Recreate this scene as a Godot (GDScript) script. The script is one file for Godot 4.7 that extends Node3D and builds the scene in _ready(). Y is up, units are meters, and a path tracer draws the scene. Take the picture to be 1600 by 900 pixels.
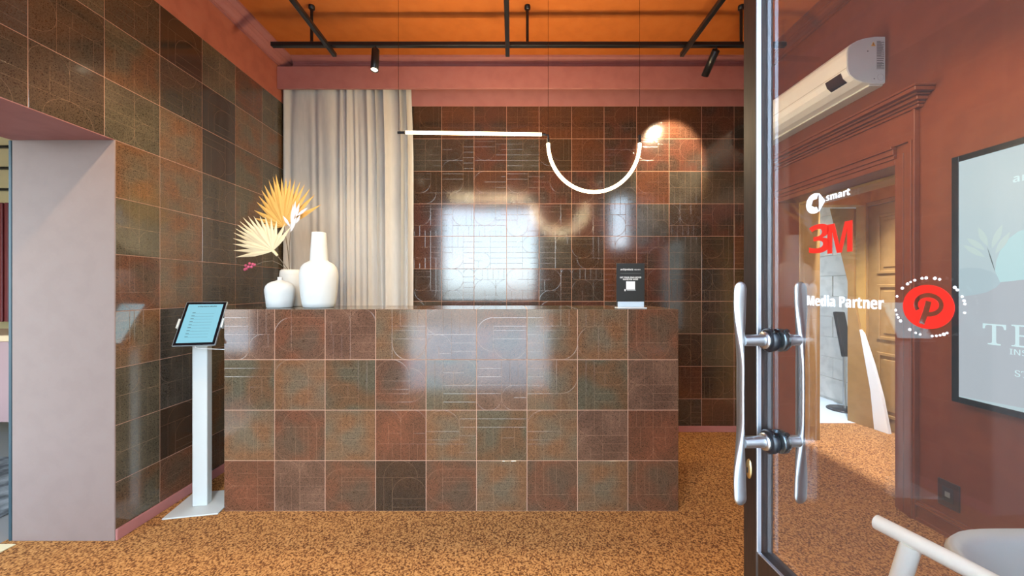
extends Node3D
# A reception room: tiled counter, tiled walls, terracotta paint, glass door standing open on the right.
const F := 581.0        # focal length in pixels of the 1600 x 900 frame
const EYE := 1.326      # height of the camera
const XL := -2.082      # face of the left wall
const XR := 2.33        # face of the right wall
const ZB := -3.431      # face of the back wall
const ZF := 0.30        # face of the front wall, behind the camera
const HC := 3.42        # ceiling
const CZ := -2.209      # counter front
const CX0 := -1.711
const CX1 := 0.989
const CH := 1.2
const CD := 0.46

var M := {}
var tile_mats: Array = []
var tile_meshes := {}
var names := {}
var rng := RandomNumberGenerator.new()

func pw(px: float, py: float, depth: float) -> Vector3:
	return Vector3((px - 800.0) / F * depth, EYE - (py - 450.0) / F * depth, -depth)

# ------------------------------------------------------------------ mesh helpers
class G:
	var st := SurfaceTool.new()
	func _init():
		st.begin(Mesh.PRIMITIVE_TRIANGLES)
		st.set_smooth_group(-1)
	func tri(a: Vector3, b: Vector3, c: Vector3, out: Vector3, ua := Vector2.ZERO, ub := Vector2.ZERO, uc := Vector2.ZERO) -> void:
		if (b - a).cross(c - a).dot(out) > 0.0:
			var t := b; b = c; c = t
			var u := ub; ub = uc; uc = u
		st.set_uv(ua); st.add_vertex(a)
		st.set_uv(ub); st.add_vertex(b)
		st.set_uv(uc); st.add_vertex(c)
	func quad(a: Vector3, b: Vector3, c: Vector3, d: Vector3, out: Vector3, ua := Vector2.ZERO, ub := Vector2.ZERO, uc := Vector2.ZERO, ud := Vector2.ZERO) -> void:
		tri(a, b, c, out, ua, ub, uc)
		tri(a, c, d, out, ua, uc, ud)
	# box with chamfered edges
	func box(c: Vector3, s: Vector3, bev := 0.0, turn := Basis.IDENTITY) -> G:
		st.set_smooth_group(-1)
		var h := s * 0.5
		bev = minf(bev, minf(h.x, minf(h.y, h.z)) * 0.9)
		var f := func(x, y, z): return c + turn * Vector3(x, y, z)
		for ax in 3:
			var b1 := (ax + 1) % 3
			var b2 := (ax + 2) % 3
			for sg in [-1.0, 1.0]:
				var pts := []
				for k in [[-1, -1], [1, -1], [1, 1], [-1, 1]]:
					var v := Vector3.ZERO
					v[ax] = h[ax] * sg
					v[b1] = (h[b1] - bev) * k[0]
					v[b2] = (h[b2] - bev) * k[1]
					pts.append(c + turn * v)
				var n := Vector3.ZERO
				n[ax] = sg
				quad(pts[0], pts[1], pts[2], pts[3], turn * n)
		if bev > 0.0:
			for ax in 3:
				var b1 := (ax + 1) % 3
				var b2 := (ax + 2) % 3
				for s1 in [-1.0, 1.0]:
					for s2 in [-1.0, 1.0]:
						var p := []
						for k in [[-1, 0], [1, 0], [1, 1], [-1, 1]]:
							var v := Vector3.ZERO
							v[ax] = (h[ax] - bev) * k[0]
							v[b1] = (h[b1] - (bev if k[1] == 1 else 0.0)) * s1
							v[b2] = (h[b2] - (bev if k[1] == 0 else 0.0)) * s2
							p.append(c + turn * v)
						var n := Vector3.ZERO
						n[b1] = s1
						n[b2] = s2
						quad(p[0], p[1], p[2], p[3], turn * n)
			for sx in [-1.0, 1.0]:
				for sy in [-1.0, 1.0]:
					for sz in [-1.0, 1.0]:
						var q := Vector3(sx, sy, sz)
						tri(f.call(h.x * sx, (h.y - bev) * sy, (h.z - bev) * sz), f.call((h.x - bev) * sx, h.y * sy, (h.z - bev) * sz), f.call((h.x - bev) * sx, (h.y - bev) * sy, h.z * sz), turn * q)
		return self
	func span(a: Vector3, b: Vector3, bev := 0.0) -> G:
		return box((a + b) * 0.5, (b - a).abs(), bev)
	# tube along points; radius may be an array
	func tube(pts: Array, r, seg := 10, caps := true) -> G:
		var rings := []
		var n := pts.size()
		var side := Vector3.ZERO
		for i in n:
			var d: Vector3 = (pts[mini(i + 1, n - 1)] - pts[maxi(i - 1, 0)]).normalized()
			if side == Vector3.ZERO:
				side = d.cross(Vector3.UP if absf(d.y) < 0.9 else Vector3.RIGHT).normalized()
			else:
				side = (side - d * side.dot(d)).normalized()
			var up := side.cross(d).normalized()
			var rad: float = r[i] if r is Array else r
			var ring := []
			for k in seg:
				var a := TAU * k / seg
				ring.append(pts[i] + (side * cos(a) + up * sin(a)) * rad)
			rings.append(ring)
		st.set_smooth_group(0)
		for i in n - 1:
			var mid: Vector3 = (pts[i] + pts[i + 1]) * 0.5
			for k in seg:
				var k2 := (k + 1) % seg
				var a: Vector3 = rings[i][k]
				var b: Vector3 = rings[i][k2]
				var c: Vector3 = rings[i + 1][k2]
				var d: Vector3 = rings[i + 1][k]
				quad(a, b, c, d, (a + b + c + d) * 0.25 - mid)
		st.set_smooth_group(-1)
		if caps:
			for e in [[0, 1], [n - 1, n - 2]]:
				var o: Vector3 = pts[e[0]] - pts[e[1]]
				for k in seg:
					tri(pts[e[0]], rings[e[0]][k], rings[e[0]][(k + 1) % seg], o)
		return self
	# profile: (radius, height) from the bottom up, round the axis through c
	func lathe(c: Vector3, prof: Array, seg := 28, turn := Basis.IDENTITY) -> G:
		st.set_smooth_group(0)
		for i in prof.size() - 1:
			var p: Vector2 = prof[i]
			var q: Vector2 = prof[i + 1]
			var t := q - p
			for k in seg:
				var a0 := TAU * k / seg
				var a1 := TAU * (k + 1) / seg
				var am := (a0 + a1) * 0.5
				var v := func(pp: Vector2, a: float): return c + turn * Vector3(cos(a) * pp.x, pp.y, sin(a) * pp.x)
				var out := turn * Vector3(cos(am) * t.y, -t.x, sin(am) * t.y)
				if p.x < 1e-6:
					tri(v.call(p, a0), v.call(q, a0), v.call(q, a1), out)
				elif q.x < 1e-6:
					tri(v.call(p, a0), v.call(p, a1), v.call(q, a0), out)
				else:
					quad(v.call(p, a0), v.call(p, a1), v.call(q, a1), v.call(q, a0), out)
		st.set_smooth_group(-1)
		return self
	# polygon in the frame's xy plane pushed along its z, from z0 to z1
	func extrude(poly: PackedVector2Array, frame: Transform3D, z0: float, z1: float, smooth := false) -> G:
		var area := 0.0
		var n := poly.size()
		for i in n:
			area += poly[i].cross(poly[(i + 1) % n])
		st.set_smooth_group(0 if smooth else -1)
		for i in n:
			var p := poly[i]
			var q := poly[(i + 1) % n]
			var e := q - p
			var o := Vector2(e.y, -e.x) * signf(area)
			quad(frame * Vector3(p.x, p.y, z0), frame * Vector3(q.x, q.y, z0), frame * Vector3(q.x, q.y, z1), frame * Vector3(p.x, p.y, z1), frame.basis * Vector3(o.x, o.y, 0))
		st.set_smooth_group(-1)
		var idx := Geometry2D.triangulate_polygon(poly)
		for i in range(0, idx.size(), 3):
			for zz in [z0, z1]:
				var a := poly[idx[i]]
				var b := poly[idx[i + 1]]
				var c := poly[idx[i + 2]]
				tri(frame * Vector3(a.x, a.y, zz), frame * Vector3(b.x, b.y, zz), frame * Vector3(c.x, c.y, zz), frame.basis * Vector3(0, 0, signf(zz - (z0 + z1) * 0.5)))
		return self
	func mesh() -> ArrayMesh:
		st.generate_normals()
		return st.commit()

func numbered(called: String) -> String:
	var n: int = names.get(called, 0)
	names[called] = n + 1
	return called if n == 0 else "%s_%03d" % [called, n]

func obj(called: String, shape, m: Material, parent: Node = null) -> MeshInstance3D:
	var o := MeshInstance3D.new()
	o.mesh = shape.mesh() if shape is G else shape
	if m:
		o.material_override = m
	o.cast_shadow = GeometryInstance3D.SHADOW_CASTING_SETTING_ON
	if parent == null:
		o.name = numbered(called)
		add_child(o)
	else:
		o.name = called
		parent.add_child(o, true)
	return o

func tag(o: Node, label: String, category: String, group := "") -> Node:
	o.set_meta("label", label)
	o.set_meta("category", category)
	if group != "":
		o.set_meta("group", group)
	return o

func thing(called: String, label: String, category: String, at := Vector3.ZERO, turn := 0.0, group := "") -> Node3D:
	var o := Node3D.new()
	o.name = numbered(called)
	add_child(o)
	o.position = at
	o.rotation.y = turn
	tag(o, label, category, group)
	return o

func struct(called: String, label: String, category: String, shape = null, m: Material = null) -> Node3D:
	var o: Node3D
	if shape == null:
		o = Node3D.new()
		o.name = numbered(called)
		add_child(o)
	else:
		o = obj(called, shape, m)
	tag(o, label, category)
	o.set_meta("kind", "structure")
	return o

func text(words: String, height: float, m: Material, parent: Node, at: Vector3, basis: Basis, bold := false, serif := false, called := "lettering", align := HORIZONTAL_ALIGNMENT_LEFT, width := 0.0) -> MeshInstance3D:
	var f := SystemFont.new()
	f.font_names = PackedStringArray(["Droid Serif" if serif else "Droid Sans"])
	f.font_weight = 700 if bold else 400
	var t := TextMesh.new()
	t.text = words
	t.font = f
	t.font_size = 64
	t.pixel_size = height / 64.0 / 0.72
	t.depth = 0.0006
	t.curve_step = 4.0
	t.horizontal_alignment = HORIZONTAL_ALIGNMENT_LEFT
	var box := t.get_aabb()
	var sx := 1.0 if width <= 0.0 else width / maxf(box.size.x, 1e-4)
	var o := obj(called, t, m, parent)
	var shift := -box.position.x * sx if align == HORIZONTAL_ALIGNMENT_LEFT else -(box.position.x + box.size.x * 0.5) * sx
	o.transform = Transform3D(basis, at) * Transform3D(Basis.from_scale(Vector3(sx, 1, 1)), Vector3(shift, -(box.position.y + box.size.y * 0.5), 0))
	return o

# ------------------------------------------------------------------ materials
func c8(r: int, g: int, b: int) -> Color:
	return Color(r / 255.0, g / 255.0, b / 255.0)

func mat(col: Color, rough := 0.6, metal := 0.0, spec := 0.5) -> StandardMaterial3D:
	var m := StandardMaterial3D.new()
	m.albedo_color = col
	m.roughness = rough
	m.metallic = metal
	m.metallic_specular = spec
	return m

func glow(col: Color, energy: float) -> StandardMaterial3D:
	var m := mat(Color(0.04, 0.04, 0.04), 0.4)
	m.emission_enabled = true
	m.emission = col
	m.emission_energy_multiplier = energy
	return m

func noise_tex(type: int, freq: float, octaves: int, cols: Array, size := 512, seed_ := 1, stretch := Vector2i.ZERO, as_normal := 0.0) -> NoiseTexture2D:
	var n := FastNoiseLite.new()
	n.noise_type = type
	n.seed = seed_
	n.frequency = freq
	n.fractal_octaves = octaves
	var t := NoiseTexture2D.new()
	t.width = size if stretch == Vector2i.ZERO else stretch.x
	t.height = size if stretch == Vector2i.ZERO else stretch.y
	t.seamless = true
	t.noise = n
	if as_normal > 0.0:
		t.as_normal_map = true
		t.bump_strength = as_normal
	elif cols.size():
		var gr := Gradient.new()
		var off := PackedFloat32Array()
		var cc := PackedColorArray()
		for c in cols:
			off.append(c[0])
			cc.append(c[1])
		gr.offsets = off
		gr.colors = cc
		t.color_ramp = gr
	return t

func triplanar(m: StandardMaterial3D, scale: Vector3) -> StandardMaterial3D:
	m.uv1_triplanar = true
	m.uv1_world_triplanar = true
	m.uv1_scale = scale
	return m

func plaster(col: Color, rough := 0.6, seed_ := 3, spec := 0.4, vary := 0.05) -> StandardMaterial3D:
	var m := mat(Color.WHITE, rough, 0.0, spec)
	m.albedo_texture = noise_tex(FastNoiseLite.TYPE_SIMPLEX, 0.012, 5, [[0.2, col.darkened(vary)], [0.5, col], [0.8, col.lightened(vary * 0.5)]], 512, seed_)
	m.heightmap_enabled = true
	m.heightmap_texture = noise_tex(FastNoiseLite.TYPE_SIMPLEX, 0.03, 4, [], 512, seed_ + 9)
	m.heightmap_scale = 0.03
	return triplanar(m, Vector3.ONE * 0.9)

func make_tile_materials() -> void:
	# glazed tiles: mottled brown glaze, speckle, fine incised lines
	var pairs := [
		[c8(68, 45, 34), c8(80, 48, 33)], [c8(66, 56, 44), c8(74, 58, 43)], [c8(100, 62, 43), c8(84, 63, 47)], [c8(90, 77, 58), c8(76, 66, 50)],
		[c8(56, 43, 33), c8(62, 44, 32)], [c8(108, 62, 42), c8(92, 56, 39)], [c8(98, 80, 60), c8(108, 73, 48)], [c8(66, 59, 50), c8(58, 51, 43)],
		[c8(74, 45, 35), c8(60, 45, 37)], [c8(82, 71, 53), c8(94, 66, 44)], [c8(50, 43, 37), c8(60, 46, 37)], [c8(104, 73, 55), c8(88, 61, 46)]]
	var S := 320
	for v in pairs.size():
		rng.seed = 500 + v
		var lo := FastNoiseLite.new()
		lo.seed = 70 + v
		lo.frequency = 0.0032
		lo.fractal_octaves = 2
		var sp := FastNoiseLite.new()
		sp.seed = 170 + v
		sp.noise_type = FastNoiseLite.TYPE_VALUE
		sp.frequency = 0.35
		sp.fractal_octaves = 2
		var la := lo.get_image(S, S)
		var sa := sp.get_image(S, S)
		var da := la.get_data()
		var ds := sa.get_data()
		var out := PackedByteArray()
		out.resize(S * S * 3)
		var a: Color = pairs[v][0]
		var b: Color = pairs[v][1]
		a = Color(a.r * 0.95, a.g, a.b * 1.05)
		b = Color(b.r * 0.95, b.g, b.b * 1.05)
		for i in S * S:
			var t := clampf((da[i] / 255.0 - 0.2) * 1.7, 0.0, 1.0)
			var k := 1.0 + (ds[i] / 255.0 - 0.5) * 0.5
			if ds[i] < 62:
				k *= 0.62
			out[i * 3] = int(clampf((a.r + (b.r - a.r) * t) * k, 0, 1) * 255)
			out[i * 3 + 1] = int(clampf((a.g + (b.g - a.g) * t) * k, 0, 1) * 255)
			out[i * 3 + 2] = int(clampf((a.b + (b.b - a.b) * t) * k, 0, 1) * 255)
		var im := Image.create_from_data(S, S, false, Image.FORMAT_RGB8, out)
		var hm := Image.create(S, S, false, Image.FORMAT_L8)
		hm.fill(Color(0.8, 0.8, 0.8))
		var pen := func(x: float, y: float):
			for q in [Vector2i(0, 0), Vector2i(1, 0), Vector2i(0, 1)]:
				var xi := clampi(int(x) + q.x, 0, S - 1)
				var yi := clampi(int(y) + q.y, 0, S - 1)
				hm.set_pixel(xi, yi, Color(0.0, 0.0, 0.0))
			var x0 := clampi(int(x), 0, S - 1)
			var y0 := clampi(int(y), 0, S - 1)
			im.set_pixel(x0, y0, im.get_pixel(x0, y0).lerp(c8(190, 150, 122), 0.5))
		var u := S / 6.0
		var line := func(x0: float, y0: float, x1: float, y1: float):
			var n := int(maxf(absf(x1 - x0), absf(y1 - y0)) * u)
			for i in n + 1:
				pen.call((x0 + (x1 - x0) * i / maxf(n, 1)) * u, (y0 + (y1 - y0) * i / maxf(n, 1)) * u)
		var arc := func(cx: float, cy: float, r: float, a0: float, a1: float):
			var n := int(absf(a1 - a0) * r * u * 1.1)
			for i in n + 1:
				var an := a0 + (a1 - a0) * i / n
				pen.call((cx + cos(an) * r) * u, (cy + sin(an) * r) * u)
		# blocks of the pattern, in sixths of a tile
		var blocks := []
		match v % 4:
			0: blocks = [[0, 0, 6, 2], [0, 2, 2, 4], [2, 2, 4, 4]]
			1: blocks = [[0, 0, 2, 6], [2, 0, 4, 3], [2, 3, 4, 3]]
			2: blocks = [[0, 0, 4, 4], [4, 0, 2, 6], [0, 4, 4, 2]]
			3: blocks = [[0, 0, 3, 3], [3, 0, 3, 6], [0, 3, 3, 3]]
		for bl in blocks:
			var x: float = bl[0]
			var y: float = bl[1]
			var w: float = bl[2]
			var h: float = bl[3]
			line.call(x, y, x + w, y)
			line.call(x, y, x, y + h)
			match rng.randi() % 4:
				0:
					for i in range(1, int(w)):
						line.call(x + i, y, x + i, y + (h if rng.randf() < 0.6 else h * 0.5))
				1:
					for i in range(1, int(h)):
						line.call(x, y + i, x + (w if rng.randf() < 0.6 else w * 0.5), y + i)
				2:
					var r := minf(w * 0.5, h)
					arc.call(x + w * 0.5, y + r, r, PI, TAU)
					if h > r + 0.5:
						line.call(x + w * 0.5 - r, y + r, x + w * 0.5 - r, y + h)
						line.call(x + w * 0.5 + r, y + r, x + w * 0.5 + r, y + h)
					for i in range(1, int(h - r) + 1):
						line.call(x, y + r + i - 0.5, x + w, y + r + i - 0.5)
				3:
					var r := minf(h * 0.5, w)
					arc.call(x + w - r, y + h * 0.5, r, -PI / 2, PI / 2)
					if w > r + 0.5:
						line.call(x, y + h * 0.5, x + w - r, y + h * 0.5)
						line.call(x + (w - r) * 0.5, y + h * 0.5, x + (w - r) * 0.5, y + h)
		var m := mat(Color.WHITE, 0.115, 0.0, 0.68)
		m.albedo_texture = ImageTexture.create_from_image(im)
		m.heightmap_enabled = true
		m.heightmap_texture = ImageTexture.create_from_image(hm)
		m.heightmap_scale = 0.03
		m.resource_name = "glazed_tile"
		tile_mats.append(m)

# a tile whose face lies in local xy, facing +z at z = 0; w x h cut from a 0.3 square; r quarter turns of its pattern
func tile_mesh(w: float, h: float, r: int) -> ArrayMesh:
	var key := "%.4f %.4f %d" % [w, h, r]
	if tile_meshes.has(key):
		return tile_meshes[key]
	var g := G.new()
	var b := 0.0007
	var t := 0.010
	var uv := func(p: Vector3) -> Vector2:
		var q := Vector2(p.x / 0.3, p.y / 0.3).rotated(r * PI / 2) + Vector2(0.5, 0.5)
		return Vector2(q.x, 1.0 - q.y)
	var fa := [Vector3(-w / 2 + b, -h / 2 + b, 0), Vector3(w / 2 - b, -h / 2 + b, 0), Vector3(w / 2 - b, h / 2 - b, 0), Vector3(-w / 2 + b, h / 2 - b, 0)]
	var ed := [Vector3(-w / 2, -h / 2, -b), Vector3(w / 2, -h / 2, -b), Vector3(w / 2, h / 2, -b), Vector3(-w / 2, h / 2, -b)]
	g.quad(fa[0], fa[1], fa[2], fa[3], Vector3(0, 0, 1), uv.call(fa[0]), uv.call(fa[1]), uv.call(fa[2]), uv.call(fa[3]))
	for i in 4:
		var j := (i + 1) % 4
		var o: Vector3 = (ed[i] + ed[j]) * 0.5
		o.z = 0
		g.quad(fa[i], fa[j], ed[j], ed[i], o.normalized() + Vector3(0, 0, 1), uv.call(fa[i]), uv.call(fa[j]), uv.call(ed[j]), uv.call(ed[i]))
		var d := Vector3(0, 0, b - t)
		g.quad(ed[i], ed[j], ed[j] + d, ed[i] + d, o.normalized(), uv.call(ed[i]), uv.call(ed[j]), uv.call(ed[j]), uv.call(ed[i]))
	g.st.generate_normals()
	g.st.generate_tangents()
	tile_meshes[key] = g.st.commit()
	return tile_meshes[key]

# rect: (u0, v0, u1, v1) in the frame's xy, joint included
func tile(parent: Node, frame: Transform3D, u0: float, v0: float, u1: float, v1: float, pool: Array, tilt := 0.0022) -> void:
	var j := 0.0036
	var w := u1 - u0 - j
	var h := v1 - v0 - j
	if w < 0.012 or h < 0.012:
		return
	var r := rng.randi() % 4
	var o := MeshInstance3D.new()
	o.name = "tile"
	o.mesh = tile_mesh(snappedf(w, 0.0005), snappedf(h, 0.0005), r)
	o.material_override = tile_mats[pool[rng.randi() % pool.size()]]
	parent.add_child(o, true)
	var lean := Basis.from_euler(Vector3(rng.randf_range(-tilt, tilt), rng.randf_range(-tilt, tilt), 0))
	o.transform = frame * Transform3D(lean, Vector3((u0 + u1) / 2, (v0 + v1) / 2, 0))

func make_materials() -> void:
	M.paint = plaster(c8(160, 92, 72), 0.5, 3)
	M.paint_daylit = plaster(c8(158, 102, 96), 0.5, 5, 0.4, 0.03)  # wall paint with the pinkish tint of cool daylight put into its colour
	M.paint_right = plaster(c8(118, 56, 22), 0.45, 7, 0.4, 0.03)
	M.ceiling = plaster(c8(180, 100, 40), 0.62, 11, 0.4, 0.03)  # warm lamp light on the paint is put into this orange
	M.reveal = plaster(c8(126, 107, 99), 0.6, 13, 0.4, 0.015)
	M.ochre = plaster(c8(196, 150, 72), 0.55, 15)
	M.tan = plaster(c8(158, 120, 66), 0.45, 17)
	M.white_wall = plaster(c8(212, 210, 204), 0.6, 19)
	M.joint = mat(c8(176, 136, 112), 0.85)
	M.grout = plaster(c8(168, 128, 108), 0.85, 21)
	M.black = mat(c8(22, 22, 24), 0.35, 0.0, 0.5)
	M.black_metal = mat(c8(26, 27, 31), 0.3, 0.3, 0.5)
	M.steel = mat(c8(186, 188, 190), 0.32, 1.0)
	M.steel_dark = mat(c8(92, 100, 106), 0.22, 1.0)
	M.brass = mat(c8(196, 172, 120), 0.35, 1.0)
	M.white_gloss = mat(c8(188, 192, 188), 0.32)
	M.white_plastic = mat(c8(236, 240, 240), 0.4)
	M.cream_tube = mat(c8(226, 222, 208), 0.4)
	M.ceramic = plaster(c8(186, 190, 190), 0.6, 23, 0.4, 0.02)
	M.ceramic_grey = plaster(c8(180, 178, 172), 0.65, 25, 0.4, 0.02)
	M.dark_wood = mat(c8(40, 24, 18), 0.42)
	M.dark_wood.albedo_texture = noise_tex(FastNoiseLite.TYPE_SIMPLEX, 0.05, 4, [[0.2, c8(150, 140, 130)], [0.8, c8(255, 250, 245)]], 256, 31)
	M.dark_wood.clearcoat_enabled = true
	M.dark_wood.clearcoat = 0.25
	M.dark_wood.clearcoat_roughness = 0.15
	triplanar(M.dark_wood, Vector3(12, 1.2, 12))
	M.carpet = mat(Color.WHITE, 0.95, 0.0, 0.2)
	M.carpet.albedo_texture = noise_tex(FastNoiseLite.TYPE_VALUE, 0.26, 3, [[0.24, c8(86, 54, 32)], [0.40, c8(126, 83, 48)], [0.52, c8(164, 115, 66)], [0.75, c8(190, 140, 86)]], 1024, 41)
	M.carpet.heightmap_enabled = true
	M.carpet.heightmap_texture = noise_tex(FastNoiseLite.TYPE_VALUE, 0.26, 3, [], 1024, 41)
	M.carpet.heightmap_scale = 0.15
	triplanar(M.carpet, Vector3.ONE * 0.64)
	M.linen = mat(Color.WHITE, 0.9, 0.0, 0.2)
	M.linen.albedo_texture = noise_tex(FastNoiseLite.TYPE_SIMPLEX, 0.02, 5, [[0.2, c8(178, 175, 170)], [0.5, c8(181, 178, 172)], [0.8, c8(184, 180, 174)]], 512, 43)
	triplanar(M.linen, Vector3(3.0, 0.5, 3.0))
	M.linen.rim_enabled = true
	M.linen.rim = 0.3
	M.glass = mat(Color(0.95, 0.97, 0.97, 0.01), 0.02, 0.0, 0.45)
	M.glass.transparency = BaseMaterial3D.TRANSPARENCY_ALPHA
	M.sign_white = mat(c8(245, 245, 245), 0.6)
	M.sign_red = mat(c8(204, 26, 12), 0.5)
	M.lamp = glow(Color(1.0, 0.90, 0.72), 9.0)

# ------------------------------------------------------------------ scene
func _ready() -> void:
	rng.seed = 11
	var cam := Camera3D.new()
	cam.position = Vector3(0, EYE, 0)
	cam.fov = rad_to_deg(2.0 * atan(450.0 / F))
	cam.near = 0.02
	cam.far = 100.0
	add_child(cam)
	cam.current = true
	var env := Environment.new()
	env.tonemap_mode = Environment.TONE_MAPPER_LINEAR
	env.tonemap_exposure = 0.88
	env.sdfgi_enabled = true
	env.ssao_enabled = true
	env.ssil_enabled = true
	env.background_mode = Environment.BG_SKY
	var sm := ProceduralSkyMaterial.new()
	sm.sky_top_color = c8(176, 200, 226)
	sm.sky_horizon_color = c8(216, 234, 240)
	sm.ground_horizon_color = c8(214, 222, 222)
	sm.ground_bottom_color = c8(150, 150, 146)
	sm.sky_energy_multiplier = 3.8
	sm.ground_energy_multiplier = 2.6
	var sky := Sky.new()
	sky.sky_material = sm
	env.sky = sky
	var we := WorldEnvironment.new()
	we.environment = env
	add_child(we)

	make_materials()
	make_tile_materials()
	shell()
	lobby()
	side_room()
	counter()
	curtain()
	tracks()
	pendant()
	counter_things()
	tablet_stand()
	glass_door()
	air_curtain()
	television()
	chair()

func shell() -> void:
	# floor: one carpet through the room and the lobby behind the doorway on the right
	struct("floor", "speckled orange-brown loop pile carpet", "carpet", G.new().span(Vector3(-2.66, -0.12, -3.65), Vector3(3.9, 0, 0.5)), M.carpet)
	struct("ceiling", "ceiling above the reception with warm light put into its orange", "ceiling", G.new().span(Vector3(-2.7, HC, -3.65), Vector3(2.7, HC + 0.15, 0.5)), M.ceiling)
	struct("pavement", "pale stone pavement outside the entrance", "pavement", G.new().span(Vector3(-9, -0.2, 0.5), Vector3(9, -0.03, 9)), mat(c8(170, 168, 162), 0.8))

	# ---- back wall
	var wb := struct("wall_back", "back wall of brown glazed tiles with fine incised lines", "wall")
	obj("wall_body", G.new().span(Vector3(-2.7, 0, ZB - 0.012), Vector3(2.67, HC, ZB - 0.22)), M.paint_daylit, wb)
	obj("paint_band", G.new().span(Vector3(-2.09, 3.003, ZB), Vector3(XR, HC, ZB - 0.012)), M.paint_daylit, wb)
	obj("grout_bed", G.new().span(Vector3(-2.09, 0, ZB - 0.0016), Vector3(XR, 3.003, ZB - 0.012)), M.grout, wb)
	var fb := Transform3D(Basis.IDENTITY, Vector3(0, 0, ZB))
	var bpool := [0, 0, 4, 4, 8, 8, 1, 7, 10, 10, 0, 8]
	for i in range(-2, 10):
		for k in 10:
			var x0 := -0.65 + 0.3 * i
			tile(wb, fb, x0, 0.3 * k + 0.003, minf(x0 + 0.3, XR), 0.3 * k + 0.303, bpool)
	struct("baseboard_back", "low pink-brown skirting along the back wall", "skirting", G.new().span(Vector3(-2.07, 0, ZB), Vector3(XR, 0.055, ZB + 0.012), 0.003), M.paint_daylit)

	# ---- left wall with a deep opening near the entrance
	var wl := struct("wall_left", "left wall of brown glazed tiles beside a deep opening", "wall")
	var b := G.new()
	b.span(Vector3(-2.62, 0, -3.65), Vector3(XL - 0.012, HC, -1.955))
	b.span(Vector3(-2.62, 2.107, -1.955), Vector3(XL - 0.012, HC, -0.7))
	b.span(Vector3(-2.62, 0, -0.7), Vector3(XL - 0.012, HC, 0.5))
	obj("wall_body", b, M.paint, wl)
	obj("paint_band", G.new().span(Vector3(XL - 0.012, 3.003, ZB), Vector3(XL, HC, ZF)), M.paint, wl)
	obj("near_pier_face", G.new().span(Vector3(XL - 0.012, 0, -0.7), Vector3(XL, 3.003, ZF)), M.paint, wl)
	obj("grout_bed", G.new().span(Vector3(XL - 0.012, 0, ZB), Vector3(XL - 0.0016, 3.003, -1.953)), M.grout, wl)
	obj("grout_bed", G.new().span(Vector3(XL - 0.012, 2.105, -1.953), Vector3(XL - 0.0016, 3.003, -0.7)), M.grout, wl)
	obj("reveal", G.new().span(Vector3(-2.62, 0, -1.956), Vector3(XL, 2.105, -1.948), 0.002), M.reveal, wl)
	obj("soffit", G.new().span(Vector3(-2.62, 2.101, -1.948), Vector3(XL - 0.002, 2.108, -0.7)), M.paint_daylit, wl)
	var fl := Transform3D(Basis(Vector3.UP, PI / 2), Vector3(XL, 0, 0))   # local x = -z, facing +x
	var lpool := [3, 3, 1, 7, 9, 6, 4, 1, 2]
	for i in range(2, 11):
		for k in 10:
			var d0 := 0.1 + 0.3 * i
			var d1 := minf(d0 + 0.3, -ZB)
			var y0 := 0.3 * k + 0.003
			var y1 := y0 + 0.3
			if y0 < 2.09:
				d0 = maxf(d0, 1.951)
			elif d0 < 1.95:
				y0 = maxf(y0, 2.103)
			tile(wl, fl, d0, y0, d1, y1, lpool)
	struct("baseboard_left", "low pink-brown skirting along the left tiled wall", "skirting", G.new().span(Vector3(XL, 0, ZB + 0.012), Vector3(XL + 0.012, 0.06, -1.95), 0.003), M.paint_daylit)

	# ---- right wall with the doorway to the lobby
	var wr := struct("wall_right", "terracotta painted right wall with a doorway", "wall")
	var r := G.new()
	r.span(Vector3(XR, 0, -2.25), Vector3(2.67, HC, 0.5))
	r.span(Vector3(XR, 0, -3.65), Vector3(2.67, HC, -3.246))
	r.span(Vector3(XR, 2.07, -3.246), Vector3(2.67, HC, -2.25))
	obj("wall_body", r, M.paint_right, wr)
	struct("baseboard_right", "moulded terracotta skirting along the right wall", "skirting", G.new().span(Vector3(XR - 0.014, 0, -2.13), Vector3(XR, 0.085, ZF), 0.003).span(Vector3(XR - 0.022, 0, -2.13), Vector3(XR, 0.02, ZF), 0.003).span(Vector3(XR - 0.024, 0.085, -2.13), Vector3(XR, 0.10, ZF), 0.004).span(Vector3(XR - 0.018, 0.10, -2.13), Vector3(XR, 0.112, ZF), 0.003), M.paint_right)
	doorcase()

	# ---- front wall behind the camera: the entrance stands open, a tall narrow window beside it
	var wf := struct("wall_front", "front wall with the open street entrance", "wall")
	var f := G.new()
	f.span(Vector3(-2.62, 0, ZF), Vector3(-1.36, HC, 0.5))
	f.span(Vector3(-1.36, 2.87, ZF), Vector3(0.47, HC, 0.5))
	f.span(Vector3(0.47, 0, ZF), Vector3(1.92, HC, 0.5))
	f.span(Vector3(1.92, 0, ZF), Vector3(2.29, 2.1, 0.5))
	f.span(Vector3(1.92, 3.12, ZF), Vector3(2.29, HC, 0.5))
	f.span(Vector3(2.29, 0, ZF), Vector3(2.33, HC, 0.5))
	obj("wall_body", f, M.paint, wf)
	var wn := struct("window_1", "tall narrow window high in the front wall", "window")
	obj("pane", G.new().span(Vector3(1.93, 2.11, 0.40), Vector3(2.28, 3.11, 0.406)), M.glass, wn)
	obj("window_frame", G.new().span(Vector3(1.92, 2.1, 0.38), Vector3(1.95, 3.12, 0.43)).span(Vector3(2.26, 2.1, 0.38), Vector3(2.29, 3.12, 0.43)).span(Vector3(1.95, 2.1, 0.38), Vector3(2.26, 2.13, 0.43)).span(Vector3(1.95, 3.09, 0.38), Vector3(2.26, 3.12, 0.43)), M.dark_wood, wn)

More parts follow.
